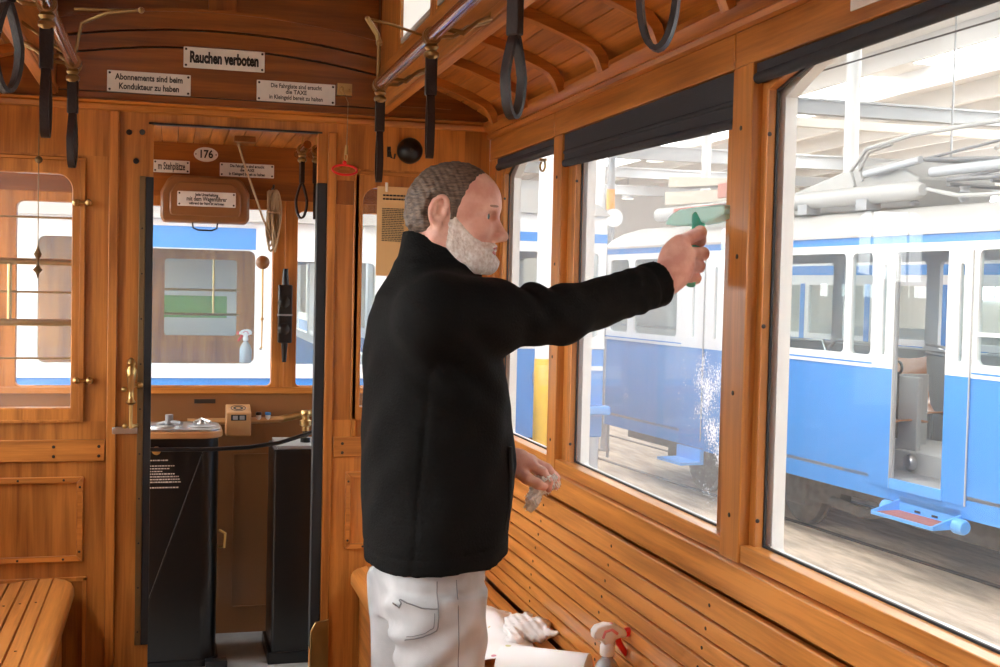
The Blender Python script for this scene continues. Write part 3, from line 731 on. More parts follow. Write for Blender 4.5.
# paper notice with clip in front of the right end window
c = empty('paper_notice', (.866, EY - .022, 1.625), 0, 'yellowed paper notice in small print hung in the right end window', 'notice')
pp = MB().prism(rrect(-.112, .112, -.170, .170, .003, 2), lambda u, v, w: (u, w + .004 * math.sin(u * 20), v), -.0008, .0008); pp.build('sheet', M['paper'], c)
q = MB(); random.seed(5)
def dashes(q, x0, x1, z, h, y=-.003):
    x = x0
    while x < x1 - .004:
        L = random.uniform(.004, .013); L = min(L, x1 - x); q.box(x, x + L, y - .0026, y, z, z + h); x += L + .0025
for z in (.134, .120):
    q = MB(); dashes(q, -.09, .0 + .02 * (z < .13), z, .006); q.build('heading', M['ink'], c)
for xa in (-.092, .010):
    q = MB(); z = .085
    while z > -.04: dashes(q, xa, xa + .084, z, .0028); z -= .0068
    q.build('text_column', M['ink'], c)
MB().tube([(-.076, -.006, .150), (-.076, -.006, .185)], .005, 8).box(-.081, -.071, -.004, .004, .155, .186).build('clip', M['cream'], c, .001)

# ---- grab rails, brackets and hand straps
def grab_rail(x, sg, lab):
    o = empty('grab_rail', (x, 0, 2.022), 0, lab, 'grab rail')
    MB().tube([(0, -2.7, 0), (0, 3.66, 0)], .0165, 14).build('pole', M['railwood'], o)
    bx = sg * .158
    for y in (3.62, 2.88, 2.14, 1.46, .72, 0, -.72, -1.44):
        b = MB()
        b.tube([(0, y, 0), (sg * .04, y + .01, .022), (sg * .075, y - .012, .012), (sg * .115, y + .008, .045), (bx, y, .062)], [.008, .006, .0075, .006, .008], 8)
        b.tube([(0, y, 0), (sg * .05, y - .012, .0), (sg * .09, y + .012, .03), (bx, y + .03, .058)], [.006, .005, .006, .006], 8)
        b.ball((sg * .155, y, .066), .013)
        b.build('bracket', M['bronze'], o)
    e = MB().tube([(0, 3.655, 0), (0, 3.68, .0)], [.021, .015], 14).ball((0, 3.685, 0), .014)
    e.build('end_cap', M['brass'], o)
    return o
grab_rail(.600, 1, 'long dark wooden grab rail on brass brackets, right of the aisle')
grab_rail(-.272, -1, 'long dark wooden grab rail on brass brackets, at the upper left')
def hand_strap():
    o = empty('hand_strap')
    MB().tube([(0, -.011, 0), (0, .011, 0)], .0225, 16).tube([(0, -.016, 0), (0, -.011, 0)], .0195, 16).tube([(0, .011, 0), (0, .016, 0)], .0195, 16).lathe([(.014, -.018), (.018, -.026), (.012, -.034), (.019, -.040), (.019, -.048), (.012, -.056)], (0, 0, 0), (0, 0, 1), 14).build('brass_clamp', M['bronze'], o)
    t = MB().box(-.009, .009, -.0145, .0145, -.142, -.048).build('leather_tab', M['leather'], o, .003)
    for rz_ in (-.075, -.105): MB().lathe([(.004, 0), (.004, .0015)], (.009, 0, rz_), (1, 0, 0), 8).build('rivet', M['brass'], t)
    pts = []
    for i in range(28):
        a = 2 * PI * i / 28; x = .024 * math.sin(a) * (1 - .55 * (math.cos(a) > 0) * math.cos(a)); z = -.215 + .075 * math.cos(a)
        pts.append((x, 0, z))
    MB().ribbon(pts, (0, 1, 0), .019, .0075).build('loop', M['leather'], o, .0015)
    return o
hs = hand_strap()
spots = [(.600, 3.62, 88, 'hand strap seen edge on, farthest on the right rail beside the black dome'),
         (.600, 2.88, 84, 'hand strap seen edge on, second from the far end of the right rail'),
         (.600, 2.14, 35, 'dark leather hand strap with open loop on the right rail, above the man'),
         (.600, 1.46, -35, 'hand strap loop nearest the camera on the right rail, cut off at the top'),
         (-.272, 3.60, 80, 'thin hand strap farthest on the left rail, beside the enamel sign'),
         (-.272, 2.86, 86, 'hand strap with two brass rivets in the middle of the left rail'),
         (-.272, 2.20, 40, 'large open hand strap loop at the upper left edge'),
         (.600, .72, 10, 'hand strap behind the camera on the right rail'), (-.272, 1.46, 30, 'hand strap beside the camera on the left rail')]
for i, (x, y, a, lab) in enumerate(spots):
    o = hs if i == 0 else copy_tree(hs)
    o.location = (x, y, 2.022); o.rotation_euler = (0, 0, R(a)); tag(o, lab, 'hand strap', 'dark leather hand straps on the grab rails')
# the clamps must stay round the rail whichever way the loop hangs
for o in [q for q in bpy.data.objects if q.name.startswith('hand_strap')]:
    for ch in o.children:
        if ch.name.startswith('brass_clamp'): ch.rotation_euler = (0, 0, -o.rotation_euler.z)
# clerestory window stay (angled brass lever at the rail end)
c = empty('window_stay', (.62, 3.70, 2.03), 0, 'angled brass lever of the roof window above the far rail end', 'window stay')
MB().tube([(-.02, -.03, 0), (-.018, -.03, .12)], .006, 8).tube([(-.018, -.03, .12), (-.024, -.03, .15), (-.055, -.03, .195)], .008, 8).tube([(-.055, -.03, .195), (.01, -.03, .185), (.142, .02, .165)], .0045, 8).ball((-.018, -.03, .125), .011).ball((-.055, -.03, .195), .008).ball((.145, .02, .165), .012).build('lever', M['bronze'], c)
MB().box(.135, .147, 0, .04, .13, .20).build('mounting_plate', M['brass'], c, .002)
c = empty('window_stay', (-.20, 3.45, 2.03), 0, 'brass lever of the roof window at the upper left', 'window stay')
MB().tube([(-.07, .15, 0), (-.05, .14, .10), (.02, .12, .13), (.10, .10, .14)], .005, 8).tube([(-.07, .15, .14), (.11, .12, .145)], .004, 8).ball((.11, .12, .145), .009).tube([(-.07, .15, 0), (-.225, .1, .1)], .005, 8).build('lever', M['bronze'], c)
c = MB().tube([(-.44, 4.50, 2.12), (-.452, 4.52, 1.9), (-.452, 4.52, 1.46)], .002, 6).ball((-.452, 4.52, 1.83), .013).lathe([(.002, -.03), (.006, -.015), (.014, 0), (.006, .015), (.002, .03)], (-.452, 4.52, 1.50), (0, 0, 1), 12).lathe([(.002, -.03), (.006, -.012), (.017, 0), (.006, .012), (.002, .03)], (-.452, 4.52, 1.445), (0, 0, 1), 12).build('vent_cord', M['tarnish'])
tag(c, 'thin cord with a small knob hanging at the upper left before the window', 'cord')

# ================================================================ driver's platform
PY = 5.70; PZ = -.22
struct('floor_platform', MB().box(-.86, 1.21, 4.64, 5.78, PZ - .03, PZ), mat('grey_platform_floor', (.30, .31, .31), .6, var=.2))
mb = MB(); x = -.86
while x < 1.2: mb.box(x, x + .064, 4.65, 5.78, 2.045, 2.06); x += .068
struct('ceiling_platform', mb, M['wood_y']); cp = bpy.data.objects['ceiling_platform']
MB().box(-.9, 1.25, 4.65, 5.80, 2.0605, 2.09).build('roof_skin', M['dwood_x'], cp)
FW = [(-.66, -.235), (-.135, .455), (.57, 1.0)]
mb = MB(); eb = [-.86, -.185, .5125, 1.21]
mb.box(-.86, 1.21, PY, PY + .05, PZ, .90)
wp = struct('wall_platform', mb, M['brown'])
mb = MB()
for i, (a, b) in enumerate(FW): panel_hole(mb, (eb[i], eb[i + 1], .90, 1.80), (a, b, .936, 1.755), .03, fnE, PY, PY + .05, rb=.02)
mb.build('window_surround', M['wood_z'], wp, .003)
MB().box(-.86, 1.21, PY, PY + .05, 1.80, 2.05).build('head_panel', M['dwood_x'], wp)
MB().box(-.86, 1.21, PY - .012, PY, .900, .932).build('window_ledge', M['wood_x'], wp, .004)
MB().box(-.86, 1.21, PY + .055, PY + .07, -.5, .925).build('outer_panel', M['blue'], wp)
for i, (a, b) in enumerate(FW):
    MB().box(a - .01, b + .01, PY + .026, PY + .030, .926, 1.765).build('pane', M['glass'], wp)
mb = MB()
picture = [(.29, .50, PZ + .12, .62)]
for a, b, c_, d in picture:
    mb.ring(rect_like(a, b, c_, d, 1), rect_like(a + .006, b - .006, c_ + .006, d - .006, 1), fnE, PY - .006, PY)
mb.build('panel_bead', M['brown'], wp)
for sx, nm in ((-.86, 'wall_platform_left'), (1.20, 'wall_platform_right')):
    mb = MB().box(sx, sx + .03, 4.65, 4.74, PZ, 2.1).box(sx, sx + .03, 5.60, 5.72, PZ, 2.1).box(sx, sx + .03, 4.74, 5.60, 1.92, 2.1)
    struct(nm, mb, M['white'])
# destination box
c = empty('destination_box', (.145, PY, 1.785), 0, 'brown destination box with rounded shoulders above the windscreen', 'destination box')
fr = [(-.185, -.105), (.185, -.105), (.195, -.08), (.195, .03), (.165, .085), (.14, .105), (-.14, .105), (-.165, .085), (-.195, .03), (-.195, -.08)]
MB().prism(fr, fnE, -.10, -.001).build('case', M['brown'], c, .012)
MB().prism([(u * .8, v * .72) for u, v in fr], fnE, -.112, -.10).build('cover', M['brown'], c, .006)
MB().tube([(-.055, -.09, -.105), (-.052, -.09, -.128), (-.03, -.09, -.138), (.03, -.09, -.138), (.052, -.09, -.128), (.055, -.09, -.105)], .004, 8).build('handle', M['black'], c)
plate('enamel_sign', .150, 1.785, .255, .066, PY - .114, [('Jede Unterhaltung', .019, .017, .8), ('mit dem Wagenführer', .0, .027, .72), ('während der Fahrt ist verboten', -.020, .016, .75)], 'white plate reading mit dem Wagenführer on the brown destination box', off=.0006)
plate('enamel_sign', -.004, 1.934, .160, .056, PY - .002, [('m Stehplätze', 0, .046, .50)], 'white plate reading Stehplätze, half hidden by the door jamb', off=.0010)
plate('enamel_sign', .332, 1.932, .245, .062, PY - .002, [('Die Fahrgäste sind ersucht', .018, .018, .8), ('die TAXE', 0, .018, .9), ('in Kleingeld bereit zu halten', -.018, .018, .8)], 'white plate about the TAXE beside the oval number plate on the platform')
c = empty('number_plate', (.147, PY - .002, 1.996), 0, 'oval white plate with the number 176', 'sign')
MB().prism([(.054 * math.cos(t), .033 * math.sin(t)) for t in [i * 2 * PI / 32 for i in range(32)]], fnE, -.003, .001).build('plate', M['enamel'], c, .0008)
text('176', .050, (0, -.0032, 0), ROT_END, c, M['ink'], sx=.85, off=.0014)
for rx_ in (-.045, .045): MB().lathe([(.003, 0), (.003, .0015)], (rx_, -.003, 0), (0, -1, 0), 8).build('rivet', M['dsteel'], c)
# controller
c = empty('controller', (.0, 5.22, PZ), 0, 'tall black driver controller cabinet with round metal top, left in the doorway', 'controller')
body = rrect(-.24, .205, 0, .30, .075, 6)
MB().prism(body, lambda u, v, w: (u, v, w), .02, .975).build('cabinet', M['black'], c, .004)
MB().prism(rrect(-.25, .215, -.01, .31, .08, 6), lambda u, v, w: (u, v, w), 0, .03).build('foot_rim', M['black'], c, .003)
MB().prism(rrect(-.26, .222, -.018, .318, .085, 6), lambda u, v, w: (u, v, w), .975, 1.004).build('wooden_rim', M['tan'], c, .006)
tp = MB().prism(rrect(-.25, .212, -.008, .308, .08, 6), lambda u, v, w: (u, v, w), 1.004, 1.012).build('top_plate', M['steel'], c, .002)
MB().lathe([(.062, 0), (.064, .004), (.050, .008), (.02, .012), (.014, .03), (.005, .034)], (.135, .12, 1.012), (0, 0, 1), 20).lathe([(.075, 0), (.075, .006), (.06, .010)], (-.02, .12, 1.012), (0, 0, 1), 20).build('dial', M['steel'], c)
MB().tube([(.0, .10, 1.015), (.0, .10, 1.065)], .017, 12).tube([(-.05, .12, 1.02), (.0, .10, 1.035), (.05, .05, 1.032)], .009, 8).build('reverser_key', M['mgrey'], c)
MB().tube([(.10, .10, 1.03), (.135, .12, 1.045), (.17, .08, 1.035)], .006, 8).build('crank', M['steel'], c)
lt = MB(); random.seed(9); yy = .893
for k, (L, h) in enumerate([(.07, .005), (0, 0), (.10, .004), (.07, .004), (.05, .004), (.10, .005), (.115, .005), (.118, .005), (.116, .005), (0, 0), (.118, .005)]):
    yy -= .0115
    if L:
        x = -.075
        lt = MB()
        while x < -.075 + L: w_ = random.uniform(.004, .012); lt.box(x, x + w_, -.0008, .0005, yy, yy + h); x += w_ + .003
        lt.build('text_line', M['enamel'], c)
MB().tube([(.212, .06, .50), (.235, .04, .50), (.238, .04, .56), (.214, .06, .57)], .006, 8).build('side_handle', M['brass'], c)
MB().lathe([(.018, 0), (.018, .006), (.008, .012)], (-.05, -.0, .925), (0, -1, 0), 12).build('lock', M['brass'], c)
MB().box(.16, .25, -.06, .0, 0, .035).build('foot_pedal', M['black'], c, .004)
# brake column housing
c = empty('brake_cabinet', (.60, 5.20, PZ), 0, 'narrow black brake cabinet with grey top, right in the doorway', 'brake cabinet')
MB().prism(rrect(-.165, .10, 0, .32, .012, 3), lambda u, v, w: (u, v, w), .0, .925).build('cabinet', M['black'], c, .003)
MB().box(-.18, .11, -.012, .33, 0, .05).build('plinth', M['black'], c, .003)
MB().box(-.150, .09, .01, .31, .925, .940).build('top_plate', M['mgrey'], c, .002)
MB().lathe([(.022, 0), (.022, .02), (.012, .025), (.012, .05)], (-.02, .13, .94), (0, 0, 1), 14).build('shaft_bolt', M['black'], c)
MB().lathe([(.016, .05), (.016, .07), (.026, .075), (.026, .095), (.016, .10), (.016, .12), (.024, .125), (.022, .14)], (-.02, .13, .94), (0, 0, 1), 16).build('brass_gland', M['brass'], c)
# curved black safety bar with its strut
c = empty('safety_bar', (.2, 5.17, .72), 0, 'curved black safety bar with a long diagonal strut crossing the doorway', 'safety bar')
MB().tube([(-.55, .02, .015), (-.30, -.02, .0), (-.05, -.03, -.002), (.12, -.025, .004), (.25, -.01, .02), (.37, .02, .052), (.5, .10, .09)], .011, 10, flat=.8).build('bar', M['black'], c)
MB().bar((-.06, -.025, -.01), (-.27, -.02, -.62), .014, .006).build('strut', M['black'], c, .001)
# rail under the windscreen
c = empty('ledge_rail', (.3, PY - .07, .79), 0, 'tan wooden ledge rail under the windscreen with a brass end', 'rail')
MB().tube([(-.22, .02, -.012), (.0, .02, -.012), (.21, .02, -.004)], .022, 12, flat=.7).build('rail', M['tan'], c)
MB().tube([(.19, .02, -.006), (.27, .01, .012), (.42, -.02, .045)], .016, 12).build('brass_end', M['brass'], c)
# ticket validator
c = empty('ticket_validator', (.303, PY - .10, .750), 0, 'small wooden ticket validator box with round dial on its sloping top', 'ticket validator')
MB().hexa([(-.056, -.05, -.03), (.056, -.05, -.03), (.056, .05, -.03), (-.056, .05, -.03)], [(-.056, -.05, .078), (.056, -.05, .078), (.056, .05, .108), (-.056, .05, .108)]).build('box', M['tan'], c, .006)
MB().box(-.034, .034, -.0525, -.049, .042, .068).build('display', M['black'], c, .001)
for xa in (-.026, .004): MB().box(xa, xa + .022, -.0535, -.0525, .046, .064).build('display_window', M['mgrey'], c)
A = math.atan2(.03, .10); Rt = Matrix.Rotation(A, 3, 'X')
d = MB()
for r0, r1 in ((.030, .034), (.012, .022)):
    n = 24; P = lambda r, t, h: tuple(Rt @ Vector((r * math.cos(t), r * math.sin(t) * 1.0, h)) + Vector((0, 0, .0935)))
    o_ = [(r1, 2 * PI * i / n) for i in range(n)]; i_ = [(r0, 2 * PI * i / n) for i in range(n)]
    d.ring(o_, i_, P, .0, .001)
d.build('dial_print', M['ink'], c)
MB().prism([(.040 * math.cos(t), .040 * math.sin(t)) for t in [i * 2 * PI / 28 for i in range(28)]], P, -.001, .0004).build('dial_disc', M['enamel'], c)
for x, m_, lab in ((.398, 'black', 'small bottle with a black cap on the platform ledge'), (.440, 'blue', 'small bottle with a blue cap on the platform ledge')):
    k = empty('small_bottle', (x, PY - .06, .785), 0, lab, 'bottle')
    MB().lathe([(.011, 0), (.012, .004), (.012, .022)], (0, 0, 0), (0, 0, 1), 12).build('body', M['enamel'], k)
    MB().lathe([(.014, .022), (.014, .034), (.011, .036)], (0, 0, 0), (0, 0, 1), 12).build('cap', M[m_], k)
o = MB().box(.11, .205, PY - .006, PY, .856, .876).build('maker_plate', M['dsteel'], None, .001); tag(o, 'tiny dark metal maker plate under the windscreen', 'plate')
# rope coil hanging on a hook
c = empty('rope_coil', (.448, PY - .05, 1.84), 0, 'coil of old rope hanging right of the destination box', 'rope')
b = MB()
for k in range(7):
    w = .010 + .003 * (k % 4); ph = k * .7; L = .115 + .012 * (k % 3); ox = (k - 3) * .0055
    b.tube([(ox + w * math.sin(2 * PI * i / 20) + .004 * math.sin(i * .9 + ph), -.006 * k + .01 * math.sin(ph + i), -L + L * math.cos(2 * PI * i / 20)) for i in range(20)], .005, 6, closed=True)
b.tube([(.026 * math.cos(t), -.02 + .026 * math.sin(t), -.10) for t in [i * 2 * PI / 16 for i in range(16)]], .006, 6, closed=True)
b.build('coil', M['rope'], c); MB().tube([(0, .05, .012), (0, -.03, .012), (0, -.035, .025)], .005, 8).build('hook', M['dsteel'], c)
c = empty('signal_cord', (.30, 5.35, 2.04), 0, 'slack rope from the platform ceiling block down to the rope coil', 'rope')
MB().box(-.045, .045, -.03, .03, -.02, .005).build('ceiling_block', M['brown'], c, .003)
MB().tube([(-.03, 0, -.02), (.0, .05, -.10), (.06, .16, -.24), (.10, .25, -.33), (.135, .28, -.40)], .005, 8).build('cord', M['rope'], c)
# ball lever in front of the windscreen
c = empty('ball_lever', (.404, 5.62, 1.51), 0, 'thin brass rod with a dark ball on top before the windscreen', 'lever')
MB().ball((0, 0, 0), .032, 18).build('ball', M['brown'], c); MB().tube([(0, 0, -.02), (.002, 0, -.25), (.0, 0, -.395)], [.005, .004, .003], 8).ball((.001, 0, -.26), .008).tube([(0, 0, -.39), (0, .04, -.40), (0, .085, -.40)], .005, 8).build('rod', M['brass'], c)
# black switch unit on the window pillar
c = empty('switch_unit', (.513, PY, 1.27), 0, 'black switch unit with two round knobs on the pillar between the platform windows', 'switch')
MB().box(-.032, .032, -.05, 0, -.13, .14).build('housing', M['black'], c, .006); MB().box(-.034, .034, -.054, -.0, -.004, .004).build('seam_strip', M['mgrey'], c)
for z in (.06, -.065): MB().lathe([(.026, 0), (.028, .012), (.018, .022), (.006, .026)], (-.008, -.05, z), (0, -1, 0), 16).build('knob', M['black'], c)
MB().tube([(0, -.025, .14), (0, -.025, .215)], [.018, .012], 10).build('cable_gland', M['black'], c); MB().tube([(0, -.025, -.13), (0, -.025, -.22)], [.016, .010], 10).build('cable_gland', M['black'], c)
# hanging loops on the platform
for x, a, lab in ((.530, 10, 'open black hand strap hanging from the platform ceiling'), (.590, 80, 'black hand strap seen edge on beside the platform jamb')):
    o = copy_tree(hs); o.location = (x, 5.18, 1.985); o.rotation_euler = (0, 0, R(a)); tag(o, lab, 'hand strap', 'hand straps on the platform')
    for ch in o.children:
        if ch.name.startswith('brass_clamp'): ch.rotation_euler = (0, 0, -o.rotation_euler.z)
o = empty('grab_rail', (.0, 5.18, 1.985), 0, 'short dark grab rail across the platform ceiling', 'grab rail')
MB().tube([(.53, -.20, 0), (.53, .20, 0)], .0165, 12).build('pole', M['railwood'], o)
MB().tube([(.59, -.20, 0), (.59, .20, 0)], .0165, 12).build('pole', M['railwood'], o)
for x in (.53, .59):
    MB().tube([(x, 0, 0), (x, 0, .055)], .006, 8).build('hanger', M['brass'], o)
# ================================================================ depot hall
GZ = -.85
struct('floor_hall', MB().box(-9, 24, -12, 46, GZ - .1, GZ), M['hallfloor'])
hw = struct('wall_hall_far', MB().box(-9, 24, 46, 46.2, GZ, 6), M['hallwhite'])
struct('wall_hall_right', MB().box(24, 24.2, -12, 46, GZ, 6), M['hallwhite'])
struct('wall_hall_left', MB().box(-9.2, -9, -12, 46, GZ, 6), M['hallwhite'])
struct('wall_hall_back', MB().box(-9, 24, -12.2, -12, GZ, 6), M['hallwhite'])
rf = struct('ceiling_hall', MB().box(-9, 24, -12, 46, 5.70, 5.8), M['hallwhite'])
x = -8.6
while x < 24:
    MB().box(x, x + .10, -12, 46, 5.32, 5.70).build('joist', M['hallwhite'], rf); x += 1.7
# glowing roof strips added to light the car, shaped like skylights
ROOF_GLOW = emis('added_roof_glow', (1, .985, .96), GLOW_E)
k = 1
for (x0, x1) in ((-7.2, -6.3), (-3.45, -2.5), (2.8, 3.8), (12.6, 13.5)):
    for y0 in (-9, 1, 11, 21, 31):
        if x0 > 10 and y0 < 0: continue
        o = struct('window_%d' % (20 + k), MB().box(x0, x1, y0, y0 + 8.4, 5.675, 5.695), ROOF_GLOW); k += 1
# tall lit hall windows in the left and right hall walls
for xw in (-8.98, 23.95):
    for y0 in (-8, -2, 4, 10, 16, 22, 28):
        s = struct('window_%d' % (20 + k), MB().box(xw, xw + .03, y0, y0 + 4.2, 1.4, 4.6), emis('added_wall_glow', (1, .99, .97), GLOW_E * .55)); k += 1
        g = MB()
        for q in range(1, 4): g.box(xw - .01, xw + .04, y0 + q * 1.05 - .03, y0 + q * 1.05 + .03, 1.4, 4.6)
        g.box(xw - .01, xw + .04, y0, y0 + 4.2, 2.9, 2.98); g.build('glazing_bars', M['hallgrey'], s)
# steel cross beams
def beam(x0, x1, y, z, h, lab, m='hallgrey'):
    b = MB().box(x0, x1, y - .09, y + .09, z + h - .03, z + h).box(x0, x1, y - .09, y + .09, z, z + .03).box(x0, x1, y - .02, y + .02, z, z + h)
    o = struct(lab, b, M[m]); return o
beam(-9, 24, 24, 4.20, .30, 'steel_beam'); beam(-9, 24, 29, 4.30, .26, 'steel_beam'); beam(-9, 24, 36, 4.45, .30, 'steel_beam')
beam(5.5, 24, 15.6, 4.00, .22, 'steel_beam')
struct('cable_tray', MB().box(5.5, 24, 15.3, 15.45, 3.78, 3.90), M['cream'])
# columns
def column(x, y, r, m, lab, z1=5.7, base=None):
    o = empty('hall_column', (x, y, GZ), 0, lab, 'column')
    MB().lathe([(r, 0), (r, z1 - GZ)], (0, 0, 0), (0, 0, 1), 20).build('shaft', M[m], o)
    if base: MB().lathe([(r * 1.04, 0), (r * 1.04, base[1] - GZ)], (0, 0, 0), (0, 0, 1), 20).build('painted_base', M[base[0]], o)
    MB().lathe([(r * 1.5, 0), (r * 1.5, .03)], (0, 0, 0), (0, 0, 1), 20).build('foot', M['mgrey'], o)
    return o
column(2.99, 9.54, .075, 'white', 'white hall column with a yellow base seen through the narrow window', base=('yellow', .84))
column(4.40, 12.27, .085, 'white', 'white hall column behind the corner of the facing blue tram')
column(9.32, 20.2, .085, 'white', 'slim white hall column above the mint squeegee')
column(8.62, 14.2, .095, 'white', 'white hall column rising behind the pantograph of the long tram')
column(13.6, 25, .10, 'white', 'white hall column far behind the trams')
gp = column(5.94, 15.99, .055, 'mgrey', 'thin grey post with an orange band beyond the tram end')
tag(MB().lathe([(.06, 3.40), (.06, 3.68)], (0, 0, 0), (0, 0, 1), 16).build('orange_band', M['orange'], gp), 'orange band')
p = empty('pennant', (3.75, 10.9, 2.72), R(-15), 'blue and white pennant hanging near the white column', 'flag')
MB().prism([(-.11, .07), (0, .14), (.02, -.14)], fnE, -.004, .004).build('blue_half', M['blue'], p)
MB().prism([(0, .14), (.09, .10), (.10, -.02), (.02, -.14)], fnE, -.0035, .0035).build('white_half', M['white'], p)
MB().tube([(0, 0, .13), (0, 0, 2.985)], .004, 6).build('line', M['rope'], p)
p = empty('round_sign', (5.66, 15.1, 2.38), R(-15), 'round white signal disc beside the grey post', 'sign')
MB().lathe([(.12, -.01), (.12, .01)], (0, 0, 0), (0, 1, 0), 24).build('disc', M['white'], p); MB().lathe([(.02, -3.2), (.02, 0)], (0, .02, 0), (0, 0, 1), 8).build('post', M['mgrey'], p)
def lamp(x, y, z, r, lab):
    o = empty('pendant_lamp', (x, y, z), 0, lab, 'lamp', 'bell shaped pendant lamps of the hall')
    MB().lathe([(r, 0), (r * .96, .02), (r * .75, r * .55), (r * .42, r * 1.0), (r * .22, r * 1.15), (r * .2, r * 1.6), (.02, r * 1.7), (.012, 5.7 - z)], (0, 0, 0), (0, 0, 1), 20).build('shade', M['hallgrey'], o)
    MB().lathe([(r * .9, -.01), (r * .9, .015)], (0, 0, 0), (0, 0, 1), 20).build('lit_glass', emis('lamp_glow', (1, .95, .85), 2.5), o)
def WP(px, t): k_ = (px - 500) / 1206.0; return t * (.2637 + k_ * .9645), t * (.9638 - k_ * .264)
for px, t, z, r, lab in ((650, 28, 4.42, .22, 'large bell shaped pendant lamp under the steel beams, left of the slim column'), (624, 40, 4.45, .22, 'small distant pendant lamp left of the large one'),
                         (693, 44, 4.95, .22, 'small distant pendant lamp beside the slim white column'), (944, 17.5, 2.95, .09, 'small pendant lamp hanging above the pantograph')):
    x_, y_ = WP(px, t); lamp(x_, y_, z, r, lab)
# overhead wires
for x_, z_ in ((5.9, 3.55), (3.1, 3.5), (.2, 3.5)):
    o = MB().tube([(x_ + .8, -8, z_), (x_ - .5, 20, z_ - .05), (x_ - 1.6, 44, z_)], .008, 6).build('overhead_wire', M['dsteel']); tag(o, 'overhead trolley wire above the ' + {5.9: 'long blue tram', 3.1: 'middle track', .2: 'track ahead'}[x_], 'wire')

# ================================================================ long blue and white tram on the next track
T = empty('blue_tram', (6.657 * .99477, 6.657 * .10214, GZ), R(5.86), 'long blue and white tram with open folding door outside the right windows', 'tram')
g = -GZ
fT = lambda u, v, w: (w, u, v + g)
def tb(mb, name, m, par=T, **k): return mb.build(name, M[m], par, **k)
W_ = 2.2; S0, S1 = 1.5, 13.55
low = MB(); low.box(0, .04, S0, 7.50, g - .27, g + .82); low.box(0, .04, 8.14, 11.15, g - .27, g + .82); low.box(0, .04, 11.66, S1, g - .25, g + .82)
low.box(0, .04, 7.50, 8.14, g - .27, g - .17); low.box(0, .04, 11.15, 11.66, g - .25, g - .15)
sideL = tb(low, 'lower_side_panel', 'blue', bevel=.004)
# belt with windows
segs = [(1.5, 3.05, (1.7, 2.95)), (3.05, 4.55, (3.15, 4.45)), (4.55, 6.0, (4.65, 5.9)), (6.0, 7.25, (6.08, 7.20)), (8.40, 8.765, (8.44, 8.72)), (8.765, 10.0, (8.81, 9.92)), (10.0, 10.70, (10.08, 10.62)),
        (11.66, 12.88, (11.78, 12.80)), (12.88, 13.55, (12.97, 13.45))]
up = MB()
for a, b, (c_, d) in segs: panel_hole(up, (a, b, .82, 1.86), (c_, d, .92, 1.79), .05, fT, 0, .04)
up.box(0, .04, 7.25, 8.40, g + 1.79, g + 1.86).box(0, .04, 10.70, 11.66, g + 1.79, g + 1.86)
ub = tb(up, 'window_belt', 'white')
tb(MB().box(-.004, .04, S0, S1, g + 1.86, g + 1.925), 'blue_stripe', 'blue', ub)
tb(MB().box(-.006, .0, S0, 7.24, g + .845, g + .858).box(-.006, .0, 8.14, 10.7, g + .845, g + .858).box(-.006, 0, 11.66, S1, g + .845, g + .858), 'thin_blue_line', 'blue', ub)
tb(MB().box(-.012, .0, S0, 7.24, g + .815, g + .830).box(-.012, .0, 8.4, 10.7, g + .815, g + .830).box(-.012, 0, 11.66, S1, g + .815, g + .830), 'belt_moulding', 'white', ub)
for a, b, (c_, d) in segs:
    tb(MB().box(.018, .024, c_ - .01, d + .01, g + .91, g + 1.80), 'side_window_pane', 'tramglass', ub)
    if c_ in (6.08,): tb(MB().box(-.004, .03, c_, d, g + 1.135, g + 1.165), 'window_bar', 'white', ub)
# door panels with slot windows
def door_panel(a, b, slot):
    p = MB(); panel_hole(p, (a, b, .82, 1.79), (slot - .025, slot + .025, .93, 1.69), .0249, fT, -.012, .022)
    o = tb(p, 'folding_door', 'white'); tb(MB().box(-.012, .022, a, b, g - .17, g + .82), 'lower_leaf', 'blue', o, bevel=.002)
    tb(MB().box(.004, .008, slot - .03, slot + .03, g + .92, g + 1.70), 'slot_glass', 'tramglass', o)
    tb(MB().box(-.02, -.012, a - .006, a + .006, g - .17, g + 1.79), 'edge_strip', 'tgrey', o)
door_panel(7.25, 7.52, 7.365); door_panel(8.125, 8.40, 8.265); door_panel(10.72, 11.15, 10.95); door_panel(11.17, 11.64, 11.40)
tb(MB().box(-.01, .015, 8.105, 8.12, g - .17, g + 1.79), 'door_edge', 'mgrey')
# doorway interior: floor, inner step, sill
tb(MB().box(0, W_, S0, S1, g - .12, g - .09), 'tram_floor', 'mgrey')
tb(MB().box(-.02, .0, 7.50, 8.14, g - .17, g - .085), 'door_sill', 'lblue')
# folding step
st = MB(); st.hexa([(-.27, 7.30, g - 0.355), (.02, 7.30, g - 0.355), (.02, 8.02, g - 0.355), (-.27, 8.02, g - 0.355)], [(-.27, 7.30, g - 0.330), (.02, 7.30, g - 0.330), (.02, 8.02, g - 0.330), (-.27, 8.02, g - 0.330)])
st.box(-.0, .025, 7.30, 8.02, g - 0.330, g - 0.210)
for q in (7.295, 8.005): st.prism([(.02, g - 0.355), (-.27, g - 0.355), (-.27, g - 0.320), (.02, g - 0.240)], lambda u, v, w: (u, w, v), q, q + .02)
sp = tb(st, 'entrance_step', 'lblue', bevel=.004)
tb(MB().box(-.24, -.03, 7.34, 7.98, g - 0.330, g - 0.325), 'step_tread', 'redbrown', sp)
tb(MB().box(-.002, .0, 7.55, 7.62, g - 0.320, g - 0.300).box(-.002, .0, 7.75, 7.82, g - 0.320, g - 0.300), 'drain_slot', 'black', sp)
